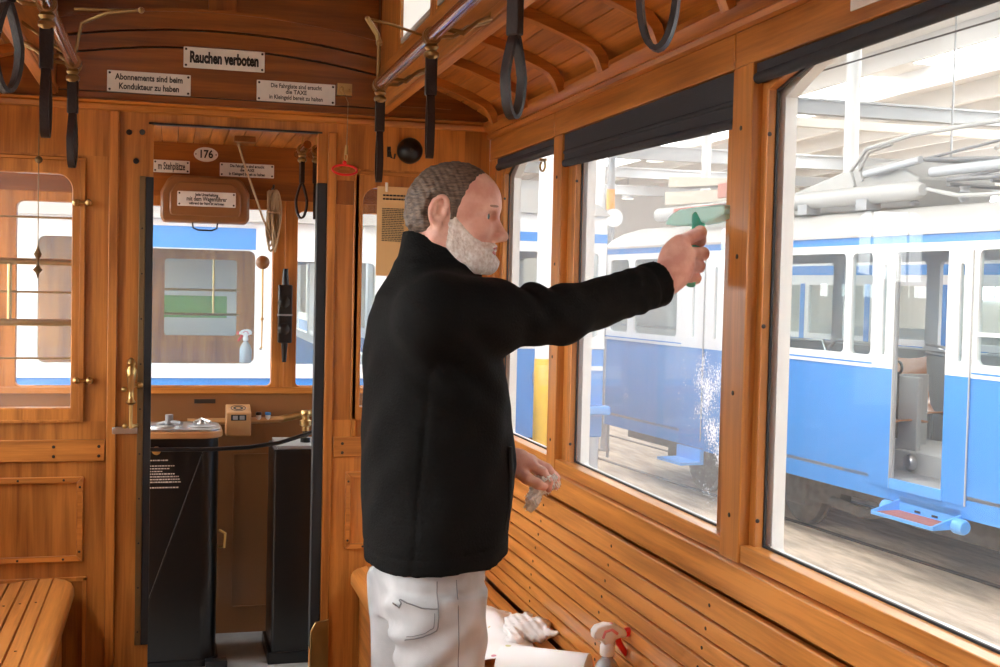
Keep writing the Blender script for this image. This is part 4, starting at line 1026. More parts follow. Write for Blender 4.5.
tb(MB().lathe([(.05, 0), (.06, .02), (.06, .10), (.03, .12)], (-.06, 7.18, g - 0.320), (0, 1, 0), 14).lathe([(.05, 0), (.06, .02), (.06, .08), (.03, .09)], (-.06, 8.03, g - 0.320), (0, 1, 0), 14), 'step_hinge', 'lblue', sp)
tb(MB().box(-.26, .02, 11.15, 11.66, g - .42, g - .39).box(-.02, .02, 11.15, 11.66, g - .40, g - .26), 'rear_step', 'lblue')
# far wall of the tram with windows, posts, header
fw = MB()
for a, b, (c_, d) in [(1.5, 3.0, (1.6, 2.9)), (3.0, 4.5, (3.1, 4.4)), (4.5, 6.0, (4.6, 5.9)), (6.0, 7.4, (6.1, 7.3)), (7.4, 8.8, (7.5, 8.7)), (8.8, 10.2, (8.9, 10.1)), (10.2, 11.8, (10.3, 11.7)), (11.8, 13.55, (11.9, 13.3))]:
    panel_hole(fw, (a, b, .50, 2.0), (c_, d, .88, 1.80), .05, fT, W_ - .04, W_)
fwo = tb(fw, 'far_side_wall', 'white')
tb(MB().box(W_ - .05, W_ - .01, S0, S1, g - .1, g + .86), 'inner_lining', 'tgrey', fwo)
tb(MB().box(W_ - .04, W_, S0, S1, g - .27, g + .5), 'far_lower_panel', 'blue', fwo)
tb(MB().box(0, W_, S1 - .04, S1, g - .25, g + 1.95), 'end_panel', 'white'); tb(MB().box(0, W_, S0, S0 + .04, g - .25, g + 1.95), 'end_panel', 'white')
tb(MB().box(.04, W_ - .04, S0, S1, g + 1.90, g + 1.93), 'inner_ceiling', 'white')
# curved roof
rp_ = [(-.03, 1.925), (-.03, 1.95), (.06, 2.03), (.22, 2.12), (.5, 2.20), (.9, 2.24), (1.3, 2.24), (1.7, 2.20), (1.98, 2.12), (2.14, 2.03), (2.23, 1.95), (2.23, 1.925)]
rr = tb(MB().prism([(a, b + g) for a, b in rp_], lambda u, v, w: (u, w, v), S0 - .02, S1 + .02), 'roof', 'roofgrey')
tb(MB().tube([(.42, 8.35, g + 2.34), (.42, 8.45, g + 2.34), (.42, 13.0, g + 2.34)], [.05, .085, .085], 14).tube([(.42, 8.3, g + 2.34), (.40, 7.9, g + 2.26), (.45, 7.2, g + 2.24)], .018, 8), 'roof_conduit', 'tgrey', rr)
tb(MB().prism([(8.75, 2.22), (8.65, 2.48), (9.0, 2.66), (9.7, 2.62), (10.6, 2.45), (10.8, 2.22)], lambda u, v, w: (w, u, v + g), .62, 1.5), 'resistor_cover', 'tgrey', rr, bevel=.02)
tb(MB().box(.34, .50, 9.0, 9.15, g + 2.2, g + 2.30).box(.34, .50, 9.9, 10.05, g + 2.2, g + 2.30), 'conduit_clamp', 'mgrey', rr)
tb(MB().prism([(10.9, 2.44), (10.9, 2.56), (13.4, 2.66), (13.4, 2.50)], lambda u, v, w: (w, u, v + g), .7, .95), 'roof_walkway', 'beige', rr)
tb(MB().prism([(11.2, 2.62), (11.2, 2.66), (13.4, 2.86), (13.4, 2.72)], lambda u, v, w: (w, u, v + g), .75, 1.05), 'roof_walkway', 'beige', rr)
sb = tb(MB().box(.10, .13, 10.75, 12.1, g + 2.20, g + 2.36), 'side_board', 'redbrown', rr, bevel=.004)
tb(MB().box(.12, .15, 10.95, 11.2, g + 2.42, g + 2.58), 'number_board', 'redbrown', rr, bevel=.01)
# pantograph
pg = MB(); zt = g + 2.92
for w in (.55, 1.65):
    pg.tube([(w, 5.9, g + 2.36), (w, 8.2, g + 2.42)], .022, 10)
    pg.tube([(w, 6.1, g + 2.42), (w, 8.5, g + 2.62)], .018, 8); pg.tube([(w, 8.1, g + 2.42), (w, 5.8, g + 2.62)], .018, 8)
    pg.tube([(w, 8.5, g + 2.62), (w, 7.3, g + 2.72)], .013, 8); pg.tube([(w, 5.8, g + 2.62), (w, 7.1, g + 2.72)], .013, 8)
for s_ in (5.9, 6.5, 7.1, 7.7, 8.2): pg.tube([(.55, s_, g + 2.38), (1.65, s_, g + 2.38)], .018, 8)
pg.tube([(.55, 8.5, g + 2.62), (1.65, 8.5, g + 2.62)], .02, 8).tube([(.55, 5.8, g + 2.62), (1.65, 5.8, g + 2.62)], .02, 8)
pgo = tb(pg, 'pantograph_frame', 'panto', rr)
hd = MB()
for s_ in (7.15, 7.35): hd.tube([(1.1 + .85 * t, s_, g + 2.78 - .20 * max(0, abs(t) - .68) / .32) for t in [i / 10 for i in range(-10, 11)]], .018, 8)
tb(hd, 'collector_bow', 'tgrey', pgo)
tb(MB().tube([(.45, 6.3, g + 2.75), (.48, 7.2, g + 2.84), (.50, 8.6, g + 2.84), (.52, 9.25, g + 2.78), (.54, 9.5, g + 2.6), (.55, 9.45, g + 2.45)], .020, 8).tube([(.60, 9.0, g + 2.80), (.60, 9.32, g + 2.76), (.60, 9.45, g + 2.6), (.60, 9.4, g + 2.5)], .014, 8), 'trolley_horn', 'tgrey', pgo)
ins = MB()
for w in (.55, 1.65):
    for s_ in (6.0, 7.2, 8.0, 8.6): ins.lathe([(.03, 0), (.05, .03), (.03, .05), (.05, .08), (.03, .10), (.045, .13)], (w, s_, g + 2.22), (0, 0, 1), 12)
tb(ins, 'insulators', 'mgrey', pgo)
tb(MB().tube([(.55, 8.55, g + 2.62), (.55, 9.3, g + 2.55)], .035, 12).tube([(.55, 8.4, g + 2.50), (.55, 7.5, g + 2.50)], .045, 12), 'spring_cylinder', 'hallgrey', pgo)
tb(MB().prism([(5.6, 2.22), (5.6, 2.42), (6.4, 2.46), (7.2, 2.36), (7.5, 2.22)], lambda u, v, w: (w, u, v + g), .75, 1.5), 'equipment_box', 'mgrey', rr, bevel=.02)
# underframe, wheels, rods
uf = tb(MB().box(.35, W_ - .35, S0, S1, g - .42, g - .28), 'underframe', 'under')
wh = MB()
for s_ in (2.6, 4.4, 10.0, 11.9):
    for w in (.45, 1.75): wh.lathe([(.30, 0), (.33, .02), (.33, .09), (.35, .10), (.35, .12), (.08, .13), (.08, .16)], (w, s_, .35), (1, 0, 0), 28)
    wh.tube([(.45, s_, .35), (1.75, s_, .35)], .05, 10)
wo = tb(wh, 'wheels', 'under')
tb(MB().box(.40, .52, 9.3, 10.7, .28, .42).box(.36, .5, 9.8, 10.2, .22, .52).tube([(.38, 8.4, .42), (.38, 8.9, .30), (.38, 9.4, .33)], .05, 10).box(.4, .7, 11.0, 12.6, .30, .5).box(.4, 1.6, 7.0, 8.3, .30, .45), 'bogie_frame', 'under')
tb(MB().tube([(.30, 6.95, .30), (.30, 7.05, .16), (.30, 6.5, .12)], .04, 10).box(.24, .34, 6.6, 7.0, .13, .20), 'brake_shoe', 'tgrey')
# inside: rails, pole, seats are things of their own
tb(MB().tube([(.12, S0 + .2, g + 1.0), (.12, 7.2, g + 1.0)], .014, 8).tube([(.14, 8.45, g + 1.0), (.14, 9.1, g + 1.02), (.14, 9.2, g + .95), (.14, 9.22, g + .85)], .014, 8).tube([(.14, 9.95, g + .99), (.14, 9.3, g + 1.0), (.14, 9.24, g + .9)], .014, 8)
   .tube([(.14, 10.1, g + .99), (.14, 10.6, g + .99)], .014, 8).tube([(.14, 11.8, g + 1.0), (.14, 13.4, g + 1.0)], .014, 8), 'seat_rail', 'steel')
tb(MB().tube([(.35, 7.78, g - .1), (.35, 7.78, g + 1.9)], .016, 10), 'entrance_pole', 'steel')
tb(MB().tube([(.30, 7.5, g + .92), (.30, 8.1, g + .96)], .014, 8).tube([(.25, 7.5, g + .99), (.3, 8.1, g + 1.03)], .012, 8), 'entrance_rail', 'steel')
gr = MB().box(.45, .50, 8.36, 8.75, g - .1, g + .73).box(.45, .9, 8.75, 8.79, g - .1, g + .73); tb(gr, 'driver_screen', 'tgrey', bevel=.01)
tb(MB().box(.40, 1.2, 7.9, 9.3, g - .1, g + .09), 'inner_step_box', 'tgrey', bevel=.01)
lv = MB().tube([(.43, 8.60 + .05 * math.cos(t), g + .80 + .05 * math.sin(t)) for t in [i * 2 * PI / 20 for i in range(20)]], .012, 8, closed=True).tube([(.43, 8.60, g + .75), (.43, 8.60, g + .18)], .014, 8)
tb(lv, 'door_lever', 'black')
tb(MB().lathe([(.07, 0), (.07, -.02), (.05, -.05), (.02, -.06)], (.40, 8.35, g + .0), (1, 0, 0), 16), 'round_cover', 'steel')
# moulded wooden seats inside the tram
def tram_seat():
    o = empty('tram_seat')
    P = MB(); n = 8
    prof = [(-.20, .44), (-.08, .42), (.10, .43), (.16, .46), (.20, .60), (.23, .78), (.24, .92)]
    vs = []
    for i, (u, v) in enumerate(prof):
        for w in (-.2, -.1, 0, .1, .2): vs.append((w, u, v + .02 * (abs(w) / .2) ** 2 * (-1 if i < 3 else 1)))
    fs = [(i * 5 + j, i * 5 + j + 1, (i + 1) * 5 + j + 1, (i + 1) * 5 + j) for i in range(len(prof) - 1) for j in range(4)]
    P.add(vs, fs); s = P.build('seat_shell', M['seatwood'], o); md = s.modifiers.new('th', 'SOLIDIFY'); md.thickness = .015
    MB().tube([(-.18, .1, .42), (-.18, .1, 0)], .015, 8).tube([(.18, .1, .42), (.18, .1, 0)], .015, 8).tube([(-.18, .1, .40), (.18, .1, .40)], .015, 8).build('leg_frame', M['steel'], o)
    return o
seat0 = tram_seat(); Tm = Matrix.Translation((6.657 * .99477, 6.657 * .10214, GZ)) @ Matrix.Rotation(R(5.86), 4, 'Z')
spots = [(1.20, 9.15, 0, 'moulded wooden seat visible through the open tram door'), (.42, 8.62, 0, 'moulded wooden seat behind the narrow tram window left of the door'),
         (.42, 9.22, 0, 'moulded wooden seat behind the wide tram window, right one'), (.42, 9.92, 180, 'moulded wooden seat behind the wide tram window, left one'),
         (.42, 6.75, 0, 'moulded wooden seat behind the tram window at the right frame edge'), (.42, 12.1, 0, 'moulded wooden seat behind the tram window under the cleaning arm'),
         (.42, 12.7, 180, 'moulded wooden seat farthest left in the long tram')]
for i, (w, s_, a, lab) in enumerate(spots):
    o = seat0 if i == 0 else copy_tree(seat0)
    o.location = Tm @ Vector((w, s_, g - .09)); o.rotation_euler = (0, 0, R(5.86 + a)); tag(o, lab, 'seat', 'moulded seats in the long blue tram')

# ---- generic tram front (facing the camera) and plain body
def front_tram(name, x0, x1, y, zb, belt, ztop, band, wins, lab, length=9, post='white', rz=0, extras=None):
    o = empty(name, ((x0 + x1) / 2, y, GZ), rz, lab, 'tram'); c_ = (x0 + x1) / 2
    f = lambda u, v, w: (u - c_, w, v - GZ)
    b = lambda xa, xb, ya, yb, za, zc: MB().box(xa - c_, xb - c_, ya, yb, za - GZ, zc - GZ)
    tbf = lambda mb, nm, m, par=o, **k: mb.build(nm, M[m], par, **k)
    tbf(b(x0, x1, 0, .05, zb, belt), 'front_panel', 'blue', bevel=.015)
    up = MB(); e = [x0] + [(wins[i][1] + wins[i + 1][0]) / 2 for i in range(len(wins) - 1)] + [x1]
    for i, (a, d, z0, z1) in enumerate(wins): panel_hole(up, (e[i], e[i + 1], belt, ztop), (a, d, z0, z1), .04, f, 0, .05)
    u = tbf(up, 'window_front', post)
    for a, d, z0, z1 in wins: tbf(b(a - .01, d + .01, .022, .028, z0 - .01, z1 + .01), 'windscreen_pane', 'tramglass', u)
    tbf(b(*(band[2:] if len(band) > 2 else (x0 - .004, x1 + .004)), -.004, .05, band[0], band[1]), 'blue_band', 'blue', u)
    tbf(b(x0, x1, -.012, .0, belt - .01, belt + .015), 'belt_moulding', 'white', u)
    for xs in (x0, x1 - .05):
        tbf(b(xs, xs + .05, .05, length, zb, belt), 'side_panel', 'blue')
        sp_ = MB(); s_ = .05
        while s_ < length - .2:
            panel_hole(sp_, (s_, s_ + 1.48, belt, ztop), (s_ + .08, s_ + 1.40, wins[0][2], wins[0][3]), .05, lambda uu, v, w: (xs - c_ + w, uu, v - GZ), 0, .05); s_ += 1.48
        so = tbf(sp_, 'side_windows', 'white'); tbf(b(xs + (-.004 if xs == x0 else .0), xs + (.05 if xs == x0 else .054), .05, length, band[0], band[1]), 'side_band', 'blue', so)
    ra = [(x0 - .02, ztop), (x0 + .1, ztop + .10), (x0 + .4, ztop + .2), (c_, ztop + .25), (x1 - .4, ztop + .2), (x1 - .1, ztop + .10), (x1 + .02, ztop)]
    tbf(MB().prism(ra, f, -.05, length), 'roof', 'roofgrey')
    tbf(b(x0 + .1, x1 - .1, .3, length, GZ + .15, zb - .02), 'underframe', 'under'); tbf(b(x0, x1, .05, length, zb, zb + .05), 'tram_floor', 'mgrey')
    tbf(b(x0 + .05, x1 - .05, length - .05, length, zb, ztop), 'rear_wall', 'cream')
    wh = MB()
    for s_ in (1.6, 3.2, length - 2.2):
        for xs in (x0 + .35, x1 - .45): wh.lathe([(.33, 0), (.33, .1)], (xs - c_, s_, .33), (1, 0, 0), 24)
    tbf(wh, 'wheels', 'under')
    return o, f, b, tbf
oB, f, b, tbf = front_tram('blue_tram', 2.02, 4.17, 11.3, -.05, .84, 2.15, (1.88, 1.97), [(2.10, 2.62, .95, 1.78), (2.72, 3.48, .95, 1.78), (3.58, 4.09, .95, 1.78)], 'blue and white tram facing the camera behind the yellow based column')
tbf(b(3.55, 4.22, -.12, .02, .18, .27), 'bumper', 'lblue', bevel=.02); tbf(b(3.62, 4.15, -.03, .0, .62, .66).box(0, 0, 0, 0, 0, 0), 'grab_bar', 'white')
tbf(MB().lathe([(.12, 0), (.12, -.05), (.10, -.07)], (-.45, 0, g + .55), (0, 1, 0), 20).lathe([(.12, 0), (.12, -.05), (.10, -.07)], (.45, 0, g + .55), (0, 1, 0), 20), 'headlamp', 'steel')
tbf(MB().tube([(-.62, -.10, g + 1.52), (-.50, -.12, g + 1.54), (-.45, -.12, g + 1.48), (-.47, -.12, g + 1.38), (-.60, -.12, g + 1.38), (-.64, -.12, g + 1.45)], .012, 8, closed=True), 'mirror_frame', 'mgrey')
oC, f, b, tbf = front_tram('blue_tram', -.95, 1.35, 7.40, -.30, .85, 1.78, (1.612, 1.74, -.50, .49), [(-.74, -.52, .925, 1.66), (-.42, .49, .925, 1.605), (.66, 1.22, .925, 1.55)], 'blue and white tram with a wooden interior straight ahead of the windscreen', length=11)
# its varnished inner bulkhead with brass railed window
cb = MB(); c0 = .2
panel_hole(cb, (-.90, .56, -.25, 1.75), (-.04, .42, 1.06, 1.56), .02, f, .75, .79)
ib = tbf(cb, 'inner_bulkhead', 'wood_z')
tbf(MB().ring(rrect(-.075, .455, 1.025, 1.595, .02), rrect(-.04, .42, 1.06, 1.56, .02), f, .735, .75), 'bulkhead_frame', 'wood_z', ib)
tbf(MB().prism(rrect(-.04, .42, 1.06, 1.56, .02), f, .765, .769), 'bulkhead_pane', 'tramglass', ib)
tbf(MB().tube([(-.24, .74, g + 1.36), (.24, .74, g + 1.36)], .008, 8).tube([(-.24, .74, g + 1.20), (.24, .74, g + 1.20)], .008, 8).tube([(.07, .74, g + 1.20), (.07, .74, g + 1.56)], .007, 8), 'guard_bars', 'brass', ib)
tbf(b(-.30, .50, 4.0, 4.1, 1.08, 1.28), 'green_panel', 'greenglass')
# spray bottle on the sill of that tram
def spray(loc, rz, lab, body, collar='plastwhite', sc=1.0):
    o = empty('spray_bottle', loc, rz, lab, 'spray bottle'); o.scale = (sc, sc, sc)
    MB().lathe([(.040, 0), (.043, .006), (.043, .095), (.038, .115), (.024, .14), (.014, .152), (.014, .17)], (0, 0, 0), (0, 0, 1), 22).build('bottle_body', M[body], o)
    MB().lathe([(.018, .158), (.019, .162), (.019, .182), (.015, .19)], (0, 0, 0), (0, 0, 1), 18).build('collar', M[collar], o)
    hd = MB().prism([(-.042, .205), (-.044, .222), (-.034, .236), (-.010, .242), (.022, .236), (.044, .222), (.050, .212), (.046, .203), (.030, .202), (.018, .198), (.015, .186), (-.013, .186), (-.018, .198)], lambda u, v, w: (u, w, v), -.014, .014)
    h = hd.build('spray_head', M['plastwhite'], o, .006)
    MB().tube([(-.018, 0, .205), (-.012, 0, .222), (.006, 0, .226), (.022, 0, .214)], .0155, 8).build('pink_stripe', M['pink'], h, 0)
    tag(MB().lathe([(.010, 0), (.012, .004), (.012, .014), (.007, .017)], (.046, 0, .213), (1, 0, .05), 14).build('nozzle', M['redplast'], h), 'red nozzle')
    tag(MB().tube([(.026, 0, .204), (.032, 0, .186), (.044, 0, .168), (.054, 0, .155)], [.007, .0065, .006, .005], 8, flat=1.3).build('trigger', M['redplast'], h), 'red trigger')
    MB().tube([(0, 0, .16), (.004, 0, .01)], .0025, 6).build('dip_tube', M['plastwhite'], o)
    return o
spray((.445, 7.52, .925), R(180), 'distant spray bottle with red head on the sill of the tram ahead', 'bottle', sc=.85)
# rear tram seen through the windows of the long tram
T2 = empty('blue_tram', (10.35 * .99477, 10.35 * .10214, GZ), R(5.86), 'far blue and white tram with blue window posts seen through the long tram', 'tram')
fw = MB(); po = MB(); s_ = 3.0
tb(MB().box(0, .05, 3, 19, g - .3, g + .80), 'lower_side_panel', 'blue', T2)
while s_ < 18.5:
    panel_hole(fw, (s_, s_ + 1.45, .80, 1.62), (s_ + .14, s_ + 1.38, .88, 1.56), .03, fT, 0, .05)
    po.box(-.004, .03, s_ + .02, s_ + .13, g + .80, g + 1.58); s_ += 1.45
u = tb(fw, 'window_belt', 'white', T2); tb(po, 'blue_posts', 'blue', u)
tb(MB().box(0, .05, 3, 19, g + 1.62, g + 2.0), 'header_panel', 'white', T2); tb(MB().box(-.005, .03, 3, 19, g + 1.70, g + 1.83), 'blue_stripe', 'blue', T2)
tb(MB().box(.02, .025, 3, 19, g + .88, g + 1.6), 'side_glass', 'tramglass', T2)
tb(MB().box(2.1, 2.15, 3, 19, g - .3, g + .95), 'far_side_wall', 'cream', T2)
tb(MB().prism([(a, b_ + g) for a, b_ in rp_], lambda u_, v, w: (u_, w, v), 2.95, 19.05), 'roof', 'roofgrey', T2)
tb(MB().box(.3, 1.9, 3, 19, .12, g - .30), 'underframe', 'under', T2)
wh = MB()
for q in (5, 7, 14, 16): wh.lathe([(.33, 0), (.33, .1)], (.4, q, .33), (1, 0, 0), 24).lathe([(.33, 0), (.33, .1)], (1.7, q, .33), (1, 0, 0), 24)
tb(wh, 'wheels', 'under', T2)
# rails in the hall floor
for k_, (n0, rz, lab) in enumerate(((6.657 + .45, 5.86, 'near rail under the long blue tram'), (6.657 + 1.75, 5.86, 'far rail under the long blue tram'))):
    o = MB().box(-.03, .03, -8, 30, 0, .012).build('track_rail', M['dsteel']); o.location = (n0 * .99477, n0 * .10214, GZ); o.rotation_euler = (0, 0, R(rz)); tag(o, lab, 'rail')
# ================================================================ implicit surfaces (numpy) for the person
class Field:
    def __init__(s, ax):
        s.ax = [np.asarray(a, dtype=np.float32) for a in ax]; s.S = np.full([len(a) for a in s.ax], 1.0, dtype=np.float32)
    def sl(s, lo, hi):
        r = []
        for a, l, h in zip(s.ax, lo, hi):
            i = max(0, np.searchsorted(a, l) - 1); j = min(len(a), np.searchsorted(a, h) + 1); r.append(slice(i, max(i, j)))
        return tuple(r)
    def pts(s, q): return s.ax[0][q[0]][:, None, None], s.ax[1][q[1]][None, :, None], s.ax[2][q[2]][None, None, :]
    def add(s, prim, k=.01, sub=False):
        fn, lo, hi = prim; p = k * 1.2 + .008
        q = s.sl([a - p for a in lo], [a + p for a in hi]); X, Y, Z = s.pts(q); d = fn(X, Y, Z).astype(np.float32); A = s.S[q]
        if A.size == 0: return
        if sub:
            h = np.maximum(k - np.abs(A + d), 0) / k; s.S[q] = np.maximum(A, -d) + h * h * k * .25
        else:
            h = np.maximum(k - np.abs(A - d), 0) / k; s.S[q] = np.minimum(A, d) - h * h * k * .25
def ell(c, r, Rm=None):
    c = np.array(c, float); r = np.array(r, float); m = float(max(r))
    def fn(X, Y, Z):
        x, y, z = X - c[0], Y - c[1], Z - c[2]
        if Rm is not None:
            x, y, z = (Rm[0][0] * x + Rm[1][0] * y + Rm[2][0] * z, Rm[0][1] * x + Rm[1][1] * y + Rm[2][1] * z, Rm[0][2] * x + Rm[1][2] * y + Rm[2][2] * z)
        k0 = np.sqrt((x / r[0]) ** 2 + (y / r[1]) ** 2 + (z / r[2]) ** 2) + 1e-6
        k1 = np.sqrt((x / r[0] ** 2) ** 2 + (y / r[1] ** 2) ** 2 + (z / r[2] ** 2) ** 2) + 1e-6
        return k0 * (k0 - 1) / k1
    return fn, c - m, c + m
def cone(a, b, ra, rb):
    a = np.array(a, float); b = np.array(b, float); d = b - a; L2 = float(d @ d) + 1e-9; m = max(ra, rb)
    def fn(X, Y, Z):
        t = np.clip(((X - a[0]) * d[0] + (Y - a[1]) * d[1] + (Z - a[2]) * d[2]) / L2, 0, 1)
        return np.sqrt((X - a[0] - t * d[0]) ** 2 + (Y - a[1] - t * d[1]) ** 2 + (Z - a[2] - t * d[2]) ** 2) - (ra + (rb - ra) * t)
    return fn, np.minimum(a, b) - m, np.maximum(a, b) + m
def loft(org, th, zs, cf, cl, rf, rl, e=2.2):
    zs, cf, cl, rf, rl = [np.array(q, float) for q in (zs, cf, cl, rf, rl)]; c, s_ = math.cos(th), math.sin(th)
    def fn(X, Y, Z):
        dx, dy = X - org[0], Y - org[1]; f_ = dx * c + dy * s_; l_ = -dx * s_ + dy * c
        z = Z; F = np.interp(z, zs, cf); L_ = np.interp(z, zs, cl); RF = np.interp(z, zs, rf); RL = np.interp(z, zs, rl)
        k0 = (np.abs((f_ - F) / RF) ** e + np.abs((l_ - L_) / RL) ** e) ** (1 / e)
        d = (k0 - 1) * np.minimum(RF, RL)
        return np.maximum(d, np.maximum(zs[0] - z, z - zs[-1]))
    m = float(max(rf.max(), rl.max()) + max(abs(cf).max(), abs(cl).max())) + .02
    return fn, np.array([org[0] - m, org[1] - m, zs[0]]), np.array([org[0] + m, org[1] + m, zs[-1]])
def net(S, ax, name, m, parent, smooth=1):
    I = S < 0; nx, ny, nz = S.shape
    c = np.zeros((nx - 1, ny - 1, nz - 1), np.uint8)
    for i in (0, 1):
        for j in (0, 1):
            for k in (0, 1): c += I[i:nx - 1 + i, j:ny - 1 + j, k:nz - 1 + k]
    mix = (c > 0) & (c < 8); idx = np.full(mix.shape, -1, np.int64); P = np.argwhere(mix); idx[mix] = np.arange(len(P))
    acc = np.zeros((len(P), 3)); cnt = np.zeros(len(P)); px, py, pz = P.T
    def corner(o): return S[px + o[0], py + o[1], pz + o[2]].astype(float)
    def pos(o): return np.stack([ax[0][px + o[0]], ax[1][py + o[1]], ax[2][pz + o[2]]], 1).astype(float)
    cs = [(i, j, k) for i in (0, 1) for j in (0, 1) for k in (0, 1)]
    for a in cs:
        for b_ in cs:
            if a < b_ and sum(abs(a[q] - b_[q]) for q in range(3)) == 1:
                va, vb = corner(a), corner(b_); x = (va < 0) != (vb < 0); t = np.where(x, va / np.where(x, va - vb, 1), 0)[:, None]
                acc += np.where(x[:, None], pos(a) * (1 - t) + pos(b_) * t, 0); cnt += x
    V = acc / np.maximum(cnt, 1)[:, None]; F = []
    for d in range(3):
        sa = [slice(1, n - 1) for n in S.shape]; sa[d] = slice(0, S.shape[d] - 1); sb = list(sa); sb[d] = slice(1, S.shape[d])
        A = I[tuple(sa)]; B = I[tuple(sb)]; E = np.argwhere(A != B)
        if not len(E): continue
        off = np.array([1, 1, 1]); off[d] = 0; E = E + off; inn = I[E[:, 0], E[:, 1], E[:, 2]]
        u_, v_ = [(1, 2), (2, 0), (0, 1)][d]
        def g_(du, dv):
            q = E.copy(); q[:, u_] -= du; q[:, v_] -= dv; return idx[q[:, 0], q[:, 1], q[:, 2]]
        Q = np.stack([g_(1, 1), g_(0, 1), g_(0, 0), g_(1, 0)], 1); Q[~inn] = Q[~inn][:, ::-1]; F.append(Q)
    F = np.concatenate(F); F = F[(F >= 0).all(1)]
    for _ in range(smooth):
        s2 = np.zeros_like(V); n2 = np.zeros(len(V))
        for a, b_ in ((0, 1), (1, 2), (2, 3), (3, 0)):
            np.add.at(s2, F[:, a], V[F[:, b_]]); np.add.at(s2, F[:, b_], V[F[:, a]]); np.add.at(n2, F[:, a], 1); np.add.at(n2, F[:, b_], 1)
        V = V * .5 + .5 * s2 / np.maximum(n2, 1)[:, None]
    me = bpy.data.meshes.new(name); me.vertices.add(len(V)); me.vertices.foreach_set('co', V.ravel()); me.loops.add(len(F) * 4); me.loops.foreach_set('vertex_index', F.ravel().astype(np.int32))
    me.polygons.add(len(F)); me.polygons.foreach_set('loop_start', np.arange(0, len(F) * 4, 4, dtype=np.int32)); me.polygons.foreach_set('loop_total', np.full(len(F), 4, np.int32))
    me.polygons.foreach_set('use_smooth', np.ones(len(F), bool)); me.update(); me.validate(); me.materials.append(m)
    o = bpy.data.objects.new(name, me); COL.objects.link(o); o.parent = parent
    if parent: me.transform(Matrix.Translation(-parent.location))
    return o
def axis(*spans):
    out = []
    for a, b_, h in spans: out.append(np.arange(a, b_ - h * .3, h))
    return np.concatenate(out)

PX, PYY = .53, 2.47
TH = R(6)
man = empty('person', (PX, PYY, FZ), 0, 'grey haired bearded person in a black fleece jacket and pale jeans wiping the window', 'person')
def W(f_, l_, z, th=TH, o=(PX, PYY)):
    return (o[0] + f_ * math.cos(th) - l_ * math.sin(th), o[1] + f_ * math.sin(th) + l_ * math.cos(th), z)
HT = R(-22)                                   # heading of the head
def Hd(f_, l_, z): return W(f_, l_, z, HT)
RH = [[math.cos(HT), -math.sin(HT), 0], [math.sin(HT), math.cos(HT), 0], [0, 0, 1]]
# arm joints
SH_R, EL_R, WR_R = (.50, 2.275, 1.362), (.775, 2.362, 1.366), (1.040, 2.468, 1.440)
SH_L, EL_L, WR_L = (.53, 2.665, 1.36), (.50, 2.72, 1.10), (.735, 2.615, 1.030)
B = Field((axis((.33, .455, .006), (.455, .715, .0022), (.715, .87, .0026), (.87, 1.02, .006), (1.02, 1.225, .0024)),
           axis((2.16, 2.37, .006), (2.37, 2.66, .0024), (2.66, 2.80, .006)),
           axis((.80, .94, .006), (.94, 1.07, .0026), (1.07, 1.40, .006), (1.40, 1.69, .0022))))
# torso and arms beneath the clothes
B.add(loft((PX, PYY), TH, [.80, .95, 1.1, 1.28, 1.38, 1.42], [0, .01, .005, -.005, -.01, -.005], [0] * 6, [.07, .10, .11, .105, .09, .06], [.11, .14, .15, .16, .15, .09]), .03)
B.add(cone(SH_R, EL_R, .052, .044), .03); B.add(cone(EL_R, WR_R, .042, .028), .02)
B.add(cone(SH_L, EL_L, .052, .044), .03); B.add(cone(EL_L, WR_L, .042, .028), .02)
B.add(cone(W(-.012, 0, 1.38), Hd(.012, 0, 1.53), .068, .060), .03)
B.add(cone(Hd(.035, 0, 1.44), Hd(.05, 0, 1.50), .045, .045), .03)
# head
B.add(ell(Hd(.038, 0, 1.588), (.091, .077, .086), RH), .03)
B.add(ell(Hd(.062, 0, 1.597), (.075, .064, .066), RH), .02)
B.add(ell(Hd(.060, 0, 1.535), (.068, .056, .062), RH), .02)
for s_ in (-1, 1):
    B.add(cone(Hd(.018, s_ * .052, 1.525), Hd(.084, s_ * .028, 1.478), .026, .022), .02)
    B.add(ell(Hd(.090, s_ * .040, 1.540), (.030, .024, .024), RH), .014)
    B.add(cone(Hd(.121, s_ * .008, 1.584), Hd(.108, s_ * .046, 1.584), .010, .009), .012)
    B.add(ell(Hd(.124, s_ * .030, 1.566), (.010, .016, .0085), RH), .010, sub=True)
B.add(cone(Hd(.088, 0, 1.480), Hd(.104, 0, 1.478), .028, .021), .016)
B.add(ell(Hd(.100, 0, 1.500), (.024, .032, .022), RH), .012)
B.add(cone(Hd(.117, 0, 1.574), Hd(.139, 0, 1.529), .0085, .012), .008)
B.add(ell(Hd(.143, 0, 1.525), (.0115, .0125, .0105), RH), .006)
